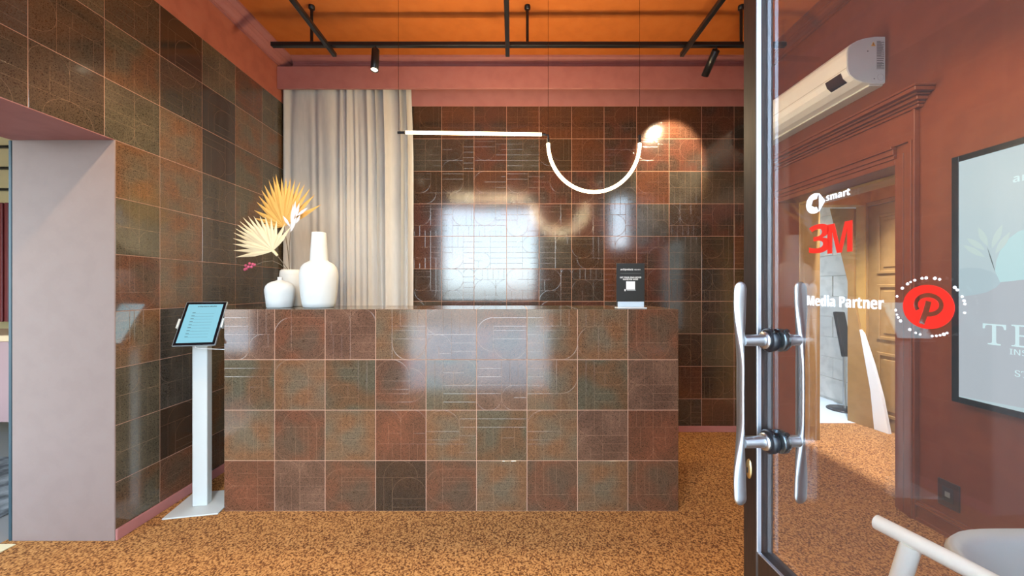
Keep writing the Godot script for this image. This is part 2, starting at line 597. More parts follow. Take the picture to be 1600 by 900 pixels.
	# ---- cornices and the pelmet
	var prof := PackedVector2Array([Vector2(0, 0), Vector2(0.018, 0), Vector2(0.018, 0.016), Vector2(0.03, 0.022), Vector2(0.042, 0.04), Vector2(0.05, 0.062), Vector2(0.056, 0.066), Vector2(0.056, 0.078), Vector2(0.075, 0.09), Vector2(0.092, 0.1), Vector2(0.092, 0.118), Vector2(0, 0.118)])
	# x of the profile leaves the wall, y goes up
	struct("trim_1", "moulded cornice along the left wall under the ceiling", "cornice", G.new().extrude(prof, Transform3D(Basis.IDENTITY, Vector3(XL, HC - 0.118, 0)), ZB, ZF), M.paint_daylit)
	struct("trim_2", "moulded cornice along the back wall above the pelmet", "cornice", G.new().extrude(prof, Transform3D(Basis(Vector3.UP, -PI / 2), Vector3(0, HC - 0.118, ZB)), -XR, 1.99), M.paint_daylit)
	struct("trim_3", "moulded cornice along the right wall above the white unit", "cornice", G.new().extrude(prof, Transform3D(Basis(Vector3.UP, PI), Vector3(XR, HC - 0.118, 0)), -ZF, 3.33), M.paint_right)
	struct("trim_4", "long pink-brown boxed pelmet above the curtain", "pelmet", G.new().span(Vector3(XL, 3.093, ZB + 0.115), Vector3(XR, 3.29, ZB + 0.14), 0.003).span(Vector3(XL, 3.27, ZB), Vector3(XR, 3.29, ZB + 0.115)), M.paint_daylit)

func doorcase() -> void:
	var t := struct("trim_5", "terracotta moulded doorcase with a stepped cornice on the right wall", "doorcase")
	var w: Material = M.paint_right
	var za := -2.25   # near jamb
	var zb := -3.246  # far jamb
	# architrave: three steps round the opening
	for s in [[0.0, 0.035, 0.014], [0.035, 0.055, 0.022], [0.055, 0.062, 0.016], [0.062, 0.095, 0.026], [0.095, 0.112, 0.038]]:
		var g := G.new()
		g.span(Vector3(XR - s[2], 0, za + s[0]), Vector3(XR, 2.07 + s[1], za + s[1]), 0.002)
		g.span(Vector3(XR - s[2], 0, zb - s[1]), Vector3(XR, 2.07 + s[1], zb - s[0]), 0.002)
		g.span(Vector3(XR - s[2], 2.07 + s[0], zb), Vector3(XR, 2.07 + s[1], za), 0.002)
		obj("architrave", g, w, t)
	obj("frieze", G.new().span(Vector3(XR - 0.02, 2.18, -3.42), Vector3(XR, 2.36, za + 0.112), 0.002), w, t)
	obj("outer_strip", G.new().span(Vector3(XR - 0.03, 0.0, za + 0.112), Vector3(XR, 2.36, za + 0.124), 0.002), w, t)
	for s in [[2.352, 2.37, 0.034], [2.37, 2.384, 0.046], [2.384, 2.405, 0.066], [2.405, 2.418, 0.084], [2.418, 2.44, 0.112], [2.44, 2.452, 0.12]]:
		obj("cornice_step", G.new().span(Vector3(XR - s[2], s[0], -3.42), Vector3(XR, s[1], za + 0.124 + s[2] * 0.72), 0.003), w, t)
	# tan lining of the far half of the doorway
	var l := G.new()
	l.span(Vector3(2.505, 0, zb - 0.005), Vector3(2.68, 2.06, zb + 0.012), 0.002)
	l.span(Vector3(2.505, 0, za - 0.012), Vector3(2.68, 2.06, za + 0.005), 0.002)
	l.span(Vector3(2.505, 2.05, zb), Vector3(2.68, 2.075, za), 0.002)
	obj("door_lining", l, M.tan, t)
	obj("lining_panel", G.new().span(Vector3(2.535, 0.12, zb + 0.012), Vector3(2.65, 1.05, zb + 0.016), 0.003).span(Vector3(2.535, 1.17, zb + 0.012), Vector3(2.65, 1.95, zb + 0.016), 0.003), M.tan, t)

func lobby() -> void:
	struct("floor_corridor", "pale blue-white floor beyond the lobby carpet", "floor", G.new().span(Vector3(2.4, -0.12, -5.6), Vector3(3.9, 0, -3.65)), mat(c8(198, 212, 218), 0.35))
	# lobby: side wall, near wall, ceiling, and a back wall with a doorway to the corridor
	struct("wall_lobby", "ochre wall of the small lobby beyond the doorway", "wall", G.new().span(Vector3(3.52, 0, -3.65), Vector3(3.72, 2.95, -1.6)).span(Vector3(2.67, 0, -1.8), Vector3(3.52, 2.95, -1.6)), M.ochre)
	struct("wall_lobby_back", "ochre lobby wall above and beside the corridor opening", "wall", G.new().span(Vector3(2.67, 0, -3.75), Vector3(2.74, 2.95, -3.65)).span(Vector3(3.47, 0, -3.75), Vector3(3.72, 2.95, -3.65)).span(Vector3(2.74, 2.14, -3.75), Vector3(3.47, 2.95, -3.65)), M.ochre)
	struct("ceiling_lobby", "plain lobby ceiling beyond the doorway", "ceiling", G.new().span(Vector3(2.6, 2.95, -5.6), Vector3(3.9, 3.05, -1.6)), M.ochre)
	# corridor
	var wc := struct("wall_corridor", "white block wall of the corridor behind the lobby", "wall")
	obj("wall_body", G.new().span(Vector3(3.77, 0, -5.6), Vector3(3.9, 2.95, -3.75)), M.white_wall, wc)
	var rw := RandomNumberGenerator.new()
	rw.seed = 5
	for k in 12:
		for i in 5:
			var z1 := -3.76 - 0.4 * i + (0.2 if k % 2 else 0.0)
			var z0 := maxf(z1 - 0.396, -5.59)
			z1 = minf(z1, -3.76)
			if z1 - z0 < 0.05:
				continue
			var d := rw.randf_range(0.0, 0.004)
			obj("block", G.new().span(Vector3(3.76 - d, 0.03 + 0.24 * k, z0), Vector3(3.772, 0.03 + 0.24 * k + 0.236, z1), 0.003), M.white_wall, wc)
	struct("wall_corridor_inner", "plain inner wall of the corridor", "wall", G.new().span(Vector3(2.6, 0, -5.6), Vector3(2.74, 2.95, -3.75)), M.white_wall)
	struct("wall_corridor_end", "end wall of the corridor around its bright window", "wall", G.new().span(Vector3(2.6, 0, -5.7), Vector3(3.9, 1.2, -5.6)).span(Vector3(2.6, 2.3, -5.7), Vector3(3.9, 2.95, -5.6)).span(Vector3(2.6, 1.2, -5.7), Vector3(3.0, 2.3, -5.6)), M.white_wall)
	var cl := thing("ceiling_downlight", "round white recessed downlight in the lobby ceiling", "lamp", Vector3(2.755, 2.95, -2.95))
	obj("rim", G.new().lathe(Vector3.ZERO, [Vector2(0.036, -0.002), Vector2(0.05, -0.008), Vector2(0.058, -0.004), Vector2(0.058, 0.0)], 28), M.white_plastic, cl)
	obj("lamp_lens", G.new().lathe(Vector3.ZERO, [Vector2(0, -0.004), Vector2(0.036, -0.004), Vector2(0.036, 0.0), Vector2(0, 0.0)], 24), glow(Color(0.96, 0.97, 1.0), 10.0), cl)
	var ol := SpotLight3D.new()
	ol.light_color = Color(0.95, 0.96, 1.0)
	ol.light_energy = 19.0
	ol.light_size = 0.035
	ol.spot_range = 12.0
	ol.spot_attenuation = 2.0
	ol.spot_angle = 42.0
	ol.spot_angle_attenuation = 0.6
	ol.shadow_enabled = true
	cl.add_child(ol)
	ol.position = Vector3(0, -0.014, 0)
	ol.rotation = Vector3(-PI / 2, 0, 0)
	# panelled door standing in the lobby's side wall
	var d := thing("panelled_door", "tan painted panelled door in the lobby wall", "door", Vector3(3.52, 0, -3.02))
	obj("leaf", G.new().span(Vector3(-0.03, 0.005, -0.62), Vector3(0, 2.12, 0.3), 0.003), M.tan, d)
	obj("door_frame", G.new().span(Vector3(-0.045, 0, -0.66), Vector3(0, 2.16, -0.62), 0.004).span(Vector3(-0.045, 0, 0.3), Vector3(0, 2.16, 0.34), 0.004).span(Vector3(-0.045, 2.12, -0.62), Vector3(0, 2.16, 0.3), 0.004), M.tan, d)
	for zz in [[-0.53, -0.22], [-0.1, 0.21]]:
		for yy in [[0.12, 0.72], [0.84, 1.36], [1.46, 2.02]]:
			var a := Vector3(-0.03, yy[0], zz[0])
			var b := Vector3(-0.03, yy[1], zz[1])
			var g := G.new()
			g.span(a + Vector3(-0.012, 0, 0), Vector3(-0.03, b.y, a.z + 0.03), 0.004)
			g.span(Vector3(-0.042, a.y, b.z - 0.03), b, 0.004)
			g.span(Vector3(-0.042, a.y, a.z + 0.03), Vector3(-0.03, a.y + 0.03, b.z - 0.03), 0.004)
			g.span(Vector3(-0.042, b.y - 0.03, a.z + 0.03), Vector3(-0.03, b.y, b.z - 0.03), 0.004)
			obj("panel_moulding", g, M.tan, d)
			obj("panel", G.new().span(a + Vector3(-0.008, 0.06, 0.06), b + Vector3(0.004, -0.06, -0.06), 0.006), M.tan, d)
	# tall board with a curved white edge standing before the corridor opening
	var p0 := Vector3(3.40, 0, -3.56)
	var p1 := Vector3(3.455, 0, -3.24)
	var ex := (p1 - p0).normalized()
	var ez := ex.cross(Vector3.UP)
	var fr := Transform3D(Basis(ex, Vector3.UP, ez), p0)
	var put := func(px: float, py: float) -> Vector2:
		var dir := pw(px, py, 1.0) - Vector3(0, EYE, 0)
		var s := (p0 - Vector3(0, EYE, 0)).dot(ez) / dir.dot(ez)
		var q := Vector3(0, EYE, 0) + dir * s - p0
		return Vector2(q.dot(ex), maxf(q.y, 0.001))
	var board := PackedVector2Array()
	for q in [[1326, 668], [1326, 440], [1298, 326], [1336, 326], [1336, 470], [1345, 515], [1353, 560], [1362, 610], [1368, 690]]:
		board.append(put.call(q[0], q[1]))
	var edge := PackedVector2Array()
	for q in [[1345, 515], [1350, 522], [1366, 570], [1380, 622], [1391, 690], [1368, 690], [1362, 610], [1353, 560]]:
		edge.append(put.call(q[0], q[1]))
	var t := thing("display_board", "tan shaped board with a sweeping white edge standing in the lobby", "board")
	obj("board", G.new().extrude(board, fr, -0.012, 0.012), M.tan, t)
	obj("curved_edge", G.new().extrude(edge, fr, -0.016, 0.016), M.white_plastic, t)
	# black screen on a pole with a round foot in the corridor
	var s := thing("screen_stand", "black screen on a thin pole with a round foot in the corridor", "stand", Vector3(3.60, 0, -4.05))
	obj("foot", G.new().lathe(Vector3.ZERO, [Vector2(0.0, 0.001), Vector2(0.14, 0.001), Vector2(0.14, 0.012), Vector2(0.13, 0.018), Vector2(0, 0.02)], 28), M.black, s)
	obj("pole", G.new().tube([Vector3(0.02, 0.018, 0), Vector3(0.02, 0.95, 0)], 0.014, 12), M.steel, s)
	obj("screen_body", G.new().box(Vector3(-0.03, 0.83, 0.04), Vector3(0.15, 0.48, 0.035), 0.006, Basis.from_euler(Vector3(-0.2, 0.35, -0.06))), M.black, s)

func side_room() -> void:
	# the room seen as a narrow strip through the opening on the left
	struct("floor_side", "grey floor of the room beyond the left opening", "floor", G.new().span(Vector3(-6.2, -0.12, -4.2), Vector3(-2.66, 0, 0.5)), mat(c8(120, 118, 116), 0.6))
	struct("wall_side_back", "cream back wall of the room beyond the left opening", "wall", G.new().span(Vector3(-6.2, 0, -4.4), Vector3(-2.62, HC, -4.2)), mat(c8(206, 186, 140), 0.7))
	struct("wall_side_left", "cream far wall of the room beyond the left opening", "wall", G.new().span(Vector3(-6.4, 0, -4.4), Vector3(-6.2, HC, 0.5)), mat(c8(206, 186, 150), 0.7))
	struct("wall_side_front", "front wall of the side room around an opening added for daylight", "wall", G.new().span(Vector3(-6.2, 2.6, 0.3), Vector3(-2.62, HC, 0.5)).span(Vector3(-6.2, 0, 0.3), Vector3(-2.62, 0.5, 0.5)), mat(c8(206, 186, 150), 0.7))  # unseen gap between the two spans, added to let sky light in
	struct("ceiling_side", "pale ceiling of the room beyond the left opening", "ceiling", G.new().span(Vector3(-6.4, HC, -4.4), Vector3(-2.7, HC + 0.15, 0.5)), mat(c8(210, 200, 180), 0.7))
	struct("wall_side_return", "end of the wall between the reception and the side room", "wall", G.new().span(Vector3(-2.66, 0, -4.2), Vector3(-2.625, HC, -2.06)), mat(c8(206, 186, 150), 0.7))
	# slim steel frame of the glazed partition in the opening
	var fr := struct("trim_6", "dark teal steel door frame set at the back of the left opening", "frame", G.new().span(Vector3(-2.6365, 0, -1.966), Vector3(-2.6215, 2.10, -1.946), 0.002), mat(c8(40, 62, 70), 0.45, 0.1))
	struct("trim_7", "pale brass threshold strip under the left opening", "threshold", G.new().span(Vector3(-2.70, 0, -1.92), Vector3(-2.56, 0.006, -0.7), 0.002), mat(c8(214, 200, 160), 0.4))
	# dark red slatted screen
	var rs := thing("slatted_screen", "dark red slatted screen beyond the left opening", "screen", Vector3(-4.9, 0, -3.6))
	obj("backing_panel", G.new().span(Vector3(-1.1, 1.0, -0.03), Vector3(1.1, 2.15, -0.01)), mat(c8(70, 14, 16), 0.6), rs)
	for i in 40:
		obj("slat", G.new().box(Vector3(-1.08 + i * 0.055, 1.575, 0.0), Vector3(0.034, 1.15, 0.03), 0.004), mat(c8(92, 20, 22), 0.5) if i == 0 else rs.get_node("slat").material_override, rs)
	for sx in [-1.06, 1.06]:
		obj("leg", G.new().span(Vector3(sx - 0.02, 0, -0.04), Vector3(sx + 0.02, 1.02, 0.0), 0.003), M.black, rs)
	var tb := thing("side_table", "long pale wooden table before the red slatted screen", "table", Vector3(-4.6, 0, -3.2))
	obj("table_top", G.new().span(Vector3(-0.9, 0.9, -0.25), Vector3(0.9, 0.95, 0.25), 0.006), mat(c8(190, 160, 126), 0.5), tb)
	obj("front_panel", G.new().span(Vector3(-0.88, 0.25, 0.18), Vector3(0.88, 0.9, 0.22), 0.003), mat(c8(146, 116, 114), 0.6), tb)
	for sx in [-0.84, 0.84]:
		for sz in [-0.2, 0.2]:
			obj("leg", G.new().span(Vector3(sx - 0.025, 0, sz - 0.025), Vector3(sx + 0.025, 0.9, sz + 0.025), 0.003), mat(c8(146, 116, 114), 0.6), tb)
	var bl := thing("wall_rails", "three dark rails on the cream wall above the red screen", "rails", Vector3(-4.9, 0, -4.2))
	for y in [2.42, 2.66, 2.9]:
		obj("rail", G.new().span(Vector3(-1.2, y, 0), Vector3(1.2, y + 0.025, 0.04), 0.003), M.black, bl)
	tag(obj("rug", G.new().span(Vector3(-4.6, 0, -2.9), Vector3(-2.95, 0.012, -1.4), 0.004), plaster(c8(108, 110, 112), 0.95, 51, 0.2, 0.3)), "dark grey woven rug beyond the left opening", "rug")

func counter() -> void:
	var t := thing("reception_counter", "long reception counter clad in brown glazed tiles with pale joints", "counter", Vector3(0, 0, 0))
	obj("core", G.new().span(Vector3(CX0 + 0.0016, 0, CZ - 0.0016), Vector3(CX1 - 0.0016, CH - 0.0016, CZ - CD + 0.0016)), M.joint, t)
	rng.seed = 2024
	var fr := Transform3D(Basis.IDENTITY, Vector3(0, 0, CZ))
	var top_pool := [3, 9, 6, 6, 11, 2, 3, 11, 1]
	var mid_pool := [6, 11, 2, 9, 5, 3, 11, 6]
	var low_pool := [2, 5, 11, 5, 2, 6, 4]
	for k in 4:
		for i in 9:
			tile(t, fr, CX0 + 0.3 * i, 0.3 * k, CX0 + 0.3 * (i + 1), 0.3 * (k + 1), [low_pool, mid_pool, mid_pool, top_pool][k], 0.003)
	var right := Transform3D(Basis(Vector3.UP, PI / 2), Vector3(CX1, 0, 0))
	var left := Transform3D(Basis(Vector3.UP, -PI / 2), Vector3(CX0, 0, 0))
	var z0 := -CZ
	for k in 4:
		for s in [[z0, z0 + 0.3], [z0 + 0.3, z0 + CD]]:
			tile(t, right, s[0], 0.3 * k, s[1], 0.3 * (k + 1), mid_pool)
			tile(t, left, -s[1], 0.3 * k, -s[0], 0.3 * (k + 1), mid_pool)
	var up := Transform3D(Basis(Vector3.RIGHT, -PI / 2), Vector3(0, CH, 0))   # local y = -z
	for i in 9:
		for s in [[z0, z0 + 0.3], [z0 + 0.3, z0 + CD]]:
			tile(t, up, CX0 + 0.3 * i, s[0], CX0 + 0.3 * (i + 1), s[1], top_pool, 0.0005)

func curtain() -> void:
	var t := thing("curtain", "beige linen curtain hanging in soft folds under the pelmet", "curtain", Vector3(0, 0, 0))
	# folds: many shallow ones on the left, tighter on the right
	var x0 := -2.06
	var x1 := -0.905
	var n := 260
	var heights := [3.20, 3.10, 2.98, 2.8, 2.5, 2.1, 1.7, 1.3, 0.8, 0.3, 0.02]
	var rows := []
	for h in heights:
		var row := []
		var k: float = clampf((3.2 - h) / 0.6, 0.0, 1.0)
		for i in n + 1:
			var s := float(i) / n
			var ph := TAU * (6.0 * s + 5.0 * s * s + 0.35 * sin(TAU * s * 1.7 + 0.6) + 0.2 * sin(TAU * s * 4.1))
			var amp: float = (0.007 + 0.004 * sin(TAU * s * 2.9)) * lerpf(1.7, 1.0, k) + 0.028 * smoothstep(0.55, 0.95, s)
			var z := amp * sin(ph) + 0.008 * sin(ph * 0.47 + 1.3 + 0.8 * k) + 0.006 * k * sin(ph * 1.9 + h * 1.1)
			z += 0.012 * k * sin(TAU * s * 2.3 + h * 0.7)
			z += -0.004 * (1.0 - k)
			var pull: float = 0.022 * k * smoothstep(0.0, 1.0, s)
			var x: float = lerpf(x0, x1 - 0.02, s) + pull + 0.012 * sin(ph + PI / 2) * smoothstep(0.45, 0.9, s)
			row.append(Vector3(maxf(x, -2.075), h, ZB + 0.065 + clampf(z, -0.05, 0.045)))
		rows.append(row)
	var g := G.new()
	g.st.set_smooth_group(0)
	for j in rows.size() - 1:
		for i in n:
			g.quad(rows[j][i], rows[j][i + 1], rows[j + 1][i + 1], rows[j + 1][i], (rows[j][i + 1] - rows[j][i]).cross(rows[j][i] - rows[j + 1][i]))
	obj("drape", g, M.linen, t)
	obj("curtain_rail", G.new().span(Vector3(-2.07, 3.2, ZB + 0.05), Vector3(-0.88, 3.225, ZB + 0.08), 0.003), M.white_plastic, t)

func tracks() -> void:
	var zt := -2.76
	var ht := 3.131
	var tr := thing("lighting_track", "long black lighting track hung on rods across the ceiling", "track", Vector3(0, ht, zt))
	obj("rail", G.new().span(Vector3(-1.785, -0.016, -0.018), Vector3(2.03, 0.016, 0.018), 0.004), M.black_metal, tr)
	for px in [487.0, 824.0, 1158.0]:
		var x: float = (px - 800.0) / F * 2.76
		obj("rod", G.new().tube([Vector3(x, 0.016, 0), Vector3(x, HC - ht, 0)], 0.0105, 12), M.black_metal, tr)
		obj("ceiling_rose", G.new().lathe(Vector3(x, HC - ht - 0.03, 0), [Vector2(0.0105, 0), Vector2(0.022, 0.006), Vector2(0.022, 0.0295)], 16), M.black_metal, tr)
	for q in [[522.0, "near the left wall"], [793.0, "over the middle of the counter"], [1066.0, "near the white wall unit"]]:
		var x: float = (q[0] - 800.0) / F * 2.82
		var b := thing("lighting_rail", "black square lighting bar crossing under the long track, " + q[1], "track", Vector3(x, 3.098, 0), 0.0, "black bars crossing the long track")
		obj("rail", G.new().span(Vector3(-0.016, -0.016, -2.83), Vector3(0.016, 0.016, 0.0), 0.004), M.black_metal, b)
		for z in [-1.9, -0.3]:
			obj("rod", G.new().tube([Vector3(0, 0.016, z), Vector3(0, HC - 3.098, z)], 0.0105, 10), M.black_metal, b)
	# spotlights: position on a track, what they aim at
	spot(Vector3((587.0 - 800.0) / F * 2.76, ht - 0.016, zt), Vector3(-1.0, 0.6, -2.35), 1.5, 36.0, "lit black cylinder spotlight hanging from the track before the curtain", 0.17)
	spot(Vector3((1119.0 - 800.0) / F * 2.76, ht - 0.016, zt), Vector3(1.46, 2.56, ZB), 5.5, 29.0, "black cylinder spotlight tilted from the track towards the tiled wall", 0.18)
	var rails := [(522.0 - 800.0) / F * 2.82, (793.0 - 800.0) / F * 2.82, (1066.0 - 800.0) / F * 2.82]
	spot(Vector3(rails[0], 3.082, -1.15), Vector3(-1.75, 1.3, -2.5), 3.0, 38.0, "black cylinder spotlight on the bar near the left wall, aimed at the tiles", 0.17)
	spot(Vector3(rails[1], 3.082, -0.85), Vector3(-0.3, 0.6, -2.2), 2.2, 40.0, "black cylinder spotlight on the middle bar, aimed at the counter", 0.17)
	spot(Vector3(rails[2], 3.082, -1.0), Vector3(2.0, 1.2, -2.3), 2.4, 42.0, "black cylinder spotlight on the bar near the white wall unit", 0.17)

func spot(at: Vector3, aim: Vector3, energy: float, angle: float, label: String, length: float) -> void:
	var t := thing("spotlight", label, "spotlight", at, 0.0, "black track spotlights")
	var pivot := Vector3(0, -0.022, 0)
	var dir := (aim - at - pivot).normalized()
	var bx := dir.cross(Vector3(0.0, 0.0, 1.0))
	if bx.length() < 0.05:
		bx = Vector3.RIGHT
	bx = bx.normalized()
	var bs := Basis(bx, -dir, bx.cross(-dir))
	obj("stem", G.new().tube([Vector3.ZERO, pivot], 0.008, 10), M.black_metal, t)
	var r := 0.028
	var L := length
	obj("housing", G.new().lathe(pivot, [Vector2(r - 0.006, -L + 0.012), Vector2(r - 0.003, -L), Vector2(r, -L + 0.001), Vector2(r, -0.003), Vector2(r - 0.003, 0), Vector2(0, 0)], 24, bs), M.black_metal, t)
	obj("lamp_lens", G.new().lathe(pivot, [Vector2(0, -L + 0.008), Vector2(r - 0.005, -L + 0.008), Vector2(r - 0.005, -L + 0.014), Vector2(0, -L + 0.014)], 20, bs), glow(Color(1.0, 0.93, 0.8), 14.0), t)
	var l := SpotLight3D.new()
	l.light_color = Color(1.0, 0.88, 0.72)
	l.light_energy = energy
	l.spot_range = 12.0
	l.spot_angle = angle
	l.spot_angle_attenuation = 0.5
	l.spot_attenuation = 2.0
	l.light_size = 0.02
	l.shadow_enabled = true
	t.add_child(l)
	l.position = pivot + dir * (L + 0.004)
	l.basis = Basis.looking_at(dir, Vector3.FORWARD if absf(dir.y) > 0.9 else Vector3.UP)

func pendant() -> void:
	var z := -2.52
	var t := thing("pendant_light", "glowing bar and half-ring tube light hung on thin wires", "lamp", Vector3(0, 0, z))
	var X := func(px: float) -> float: return (px - 800.0) / F * 2.52
	var Y := func(py: float) -> float: return EYE - (py - 450.0) / F * 2.52
	var rt := 0.0115
	var a := Vector3(X.call(634), Y.call(207), 0)
	var b := Vector3(X.call(846), Y.call(210), 0)
	# the bar in lengths under half a metre, each with its lamp inside
	for i in 2:
		var p := a.lerp(b, i / 2.0)
		var q := a.lerp(b, (i + 1) / 2.0)
		obj("light_tube", G.new().tube([p, q], rt, 14, true), M.lamp, t)
		for k in 5:
			lamp_inside(t, p.lerp(q, 0.1 + 0.2 * k), 0.12)
	var c := Vector3(X.call(928), Y.call(224), 0)
	var rx: float = (X.call(1000) - X.call(857)) * 0.5
	var ry: float = Y.call(224) - Y.call(300)
	for i in 3:
		var pts := []
		for k in 15:
			var an := PI + PI * (i * 14 + k) / 42.0
			pts.append(c + Vector3(cos(an) * rx, sin(an) * ry, 0))
		obj("light_tube", G.new().tube(pts, rt, 14, true), M.lamp, t)
		for k in 4:
			lamp_inside(t, (pts[2 + 3 * k] + pts[2 + 3 * k + 1]) * 0.5, 0.12)
	obj("end_cap", G.new().tube([a + Vector3(-0.055, 0, 0), a], 0.009, 12), M.black_metal, t)
	var corner := Vector3(c.x - rx, b.y - 0.004, 0)
	obj("end_cap", G.new().tube([b, b + Vector3(0.03, -0.002, 0)], 0.009, 12), M.black_metal, t)
	obj("connector", G.new().tube([b + Vector3(0.02, -0.003, 0), corner, Vector3(corner.x, c.y, 0)], 0.006, 8), M.black_metal, t)
	obj("end_cap", G.new().tube([Vector3(c.x - rx, c.y + 0.03, 0), Vector3(c.x - rx, c.y, 0)], 0.009, 12), M.black_metal, t)
	obj("end_cap", G.new().tube([Vector3(c.x + rx, c.y + 0.055, 0), Vector3(c.x + rx, c.y, 0)], 0.009, 12), M.black_metal, t)
	for p in [a + Vector3(-0.05, 0.009, 0), corner, Vector3(c.x + rx, c.y + 0.055, 0)]:
		obj("wire", G.new().tube([p, Vector3(p.x, HC, 0)], 0.0013, 6), M.steel_dark, t)

func lamp_inside(t: Node3D, at: Vector3, energy: float) -> void:
	var l := OmniLight3D.new()
	l.light_color = Color(1.0, 0.89, 0.70)
	l.light_energy = energy
	l.omni_range = 12.0
	l.omni_attenuation = 2.0
	l.light_size = 0.01
	l.shadow_enabled = true
	t.add_child(l)
	l.position = at

func blade(g: G, base: Vector3, tip: Vector3, width: float, wide_at: float, face: Vector3) -> void:
	# a pointed leaf folded along its midrib, with a little thickness
	var d := tip - base
	var side := d.cross(face).normalized()
	var n := side.cross(d).normalized()
	var ts := [0.0, wide_at * 0.5, wide_at, wide_at + (1.0 - wide_at) * 0.45, 1.0]
	var ws := [0.12, 0.72, 1.0, 0.62, 0.02]
	for s in [-1.0, 1.0]:
		for i in 4:
			var m0: Vector3 = base + d * ts[i] + n * width * 0.22 * ws[i]
			var m1: Vector3 = base + d * ts[i + 1] + n * width * 0.22 * ws[i + 1]
			var e0: Vector3 = base + d * ts[i] + side * s * width * 0.5 * ws[i]
			var e1: Vector3 = base + d * ts[i + 1] + side * s * width * 0.5 * ws[i + 1]
			g.quad(m0, m1, e1, e0, n)
			var k := -n * 0.0012
			g.quad(m0 + k, m1 + k, e1, e0, -n)

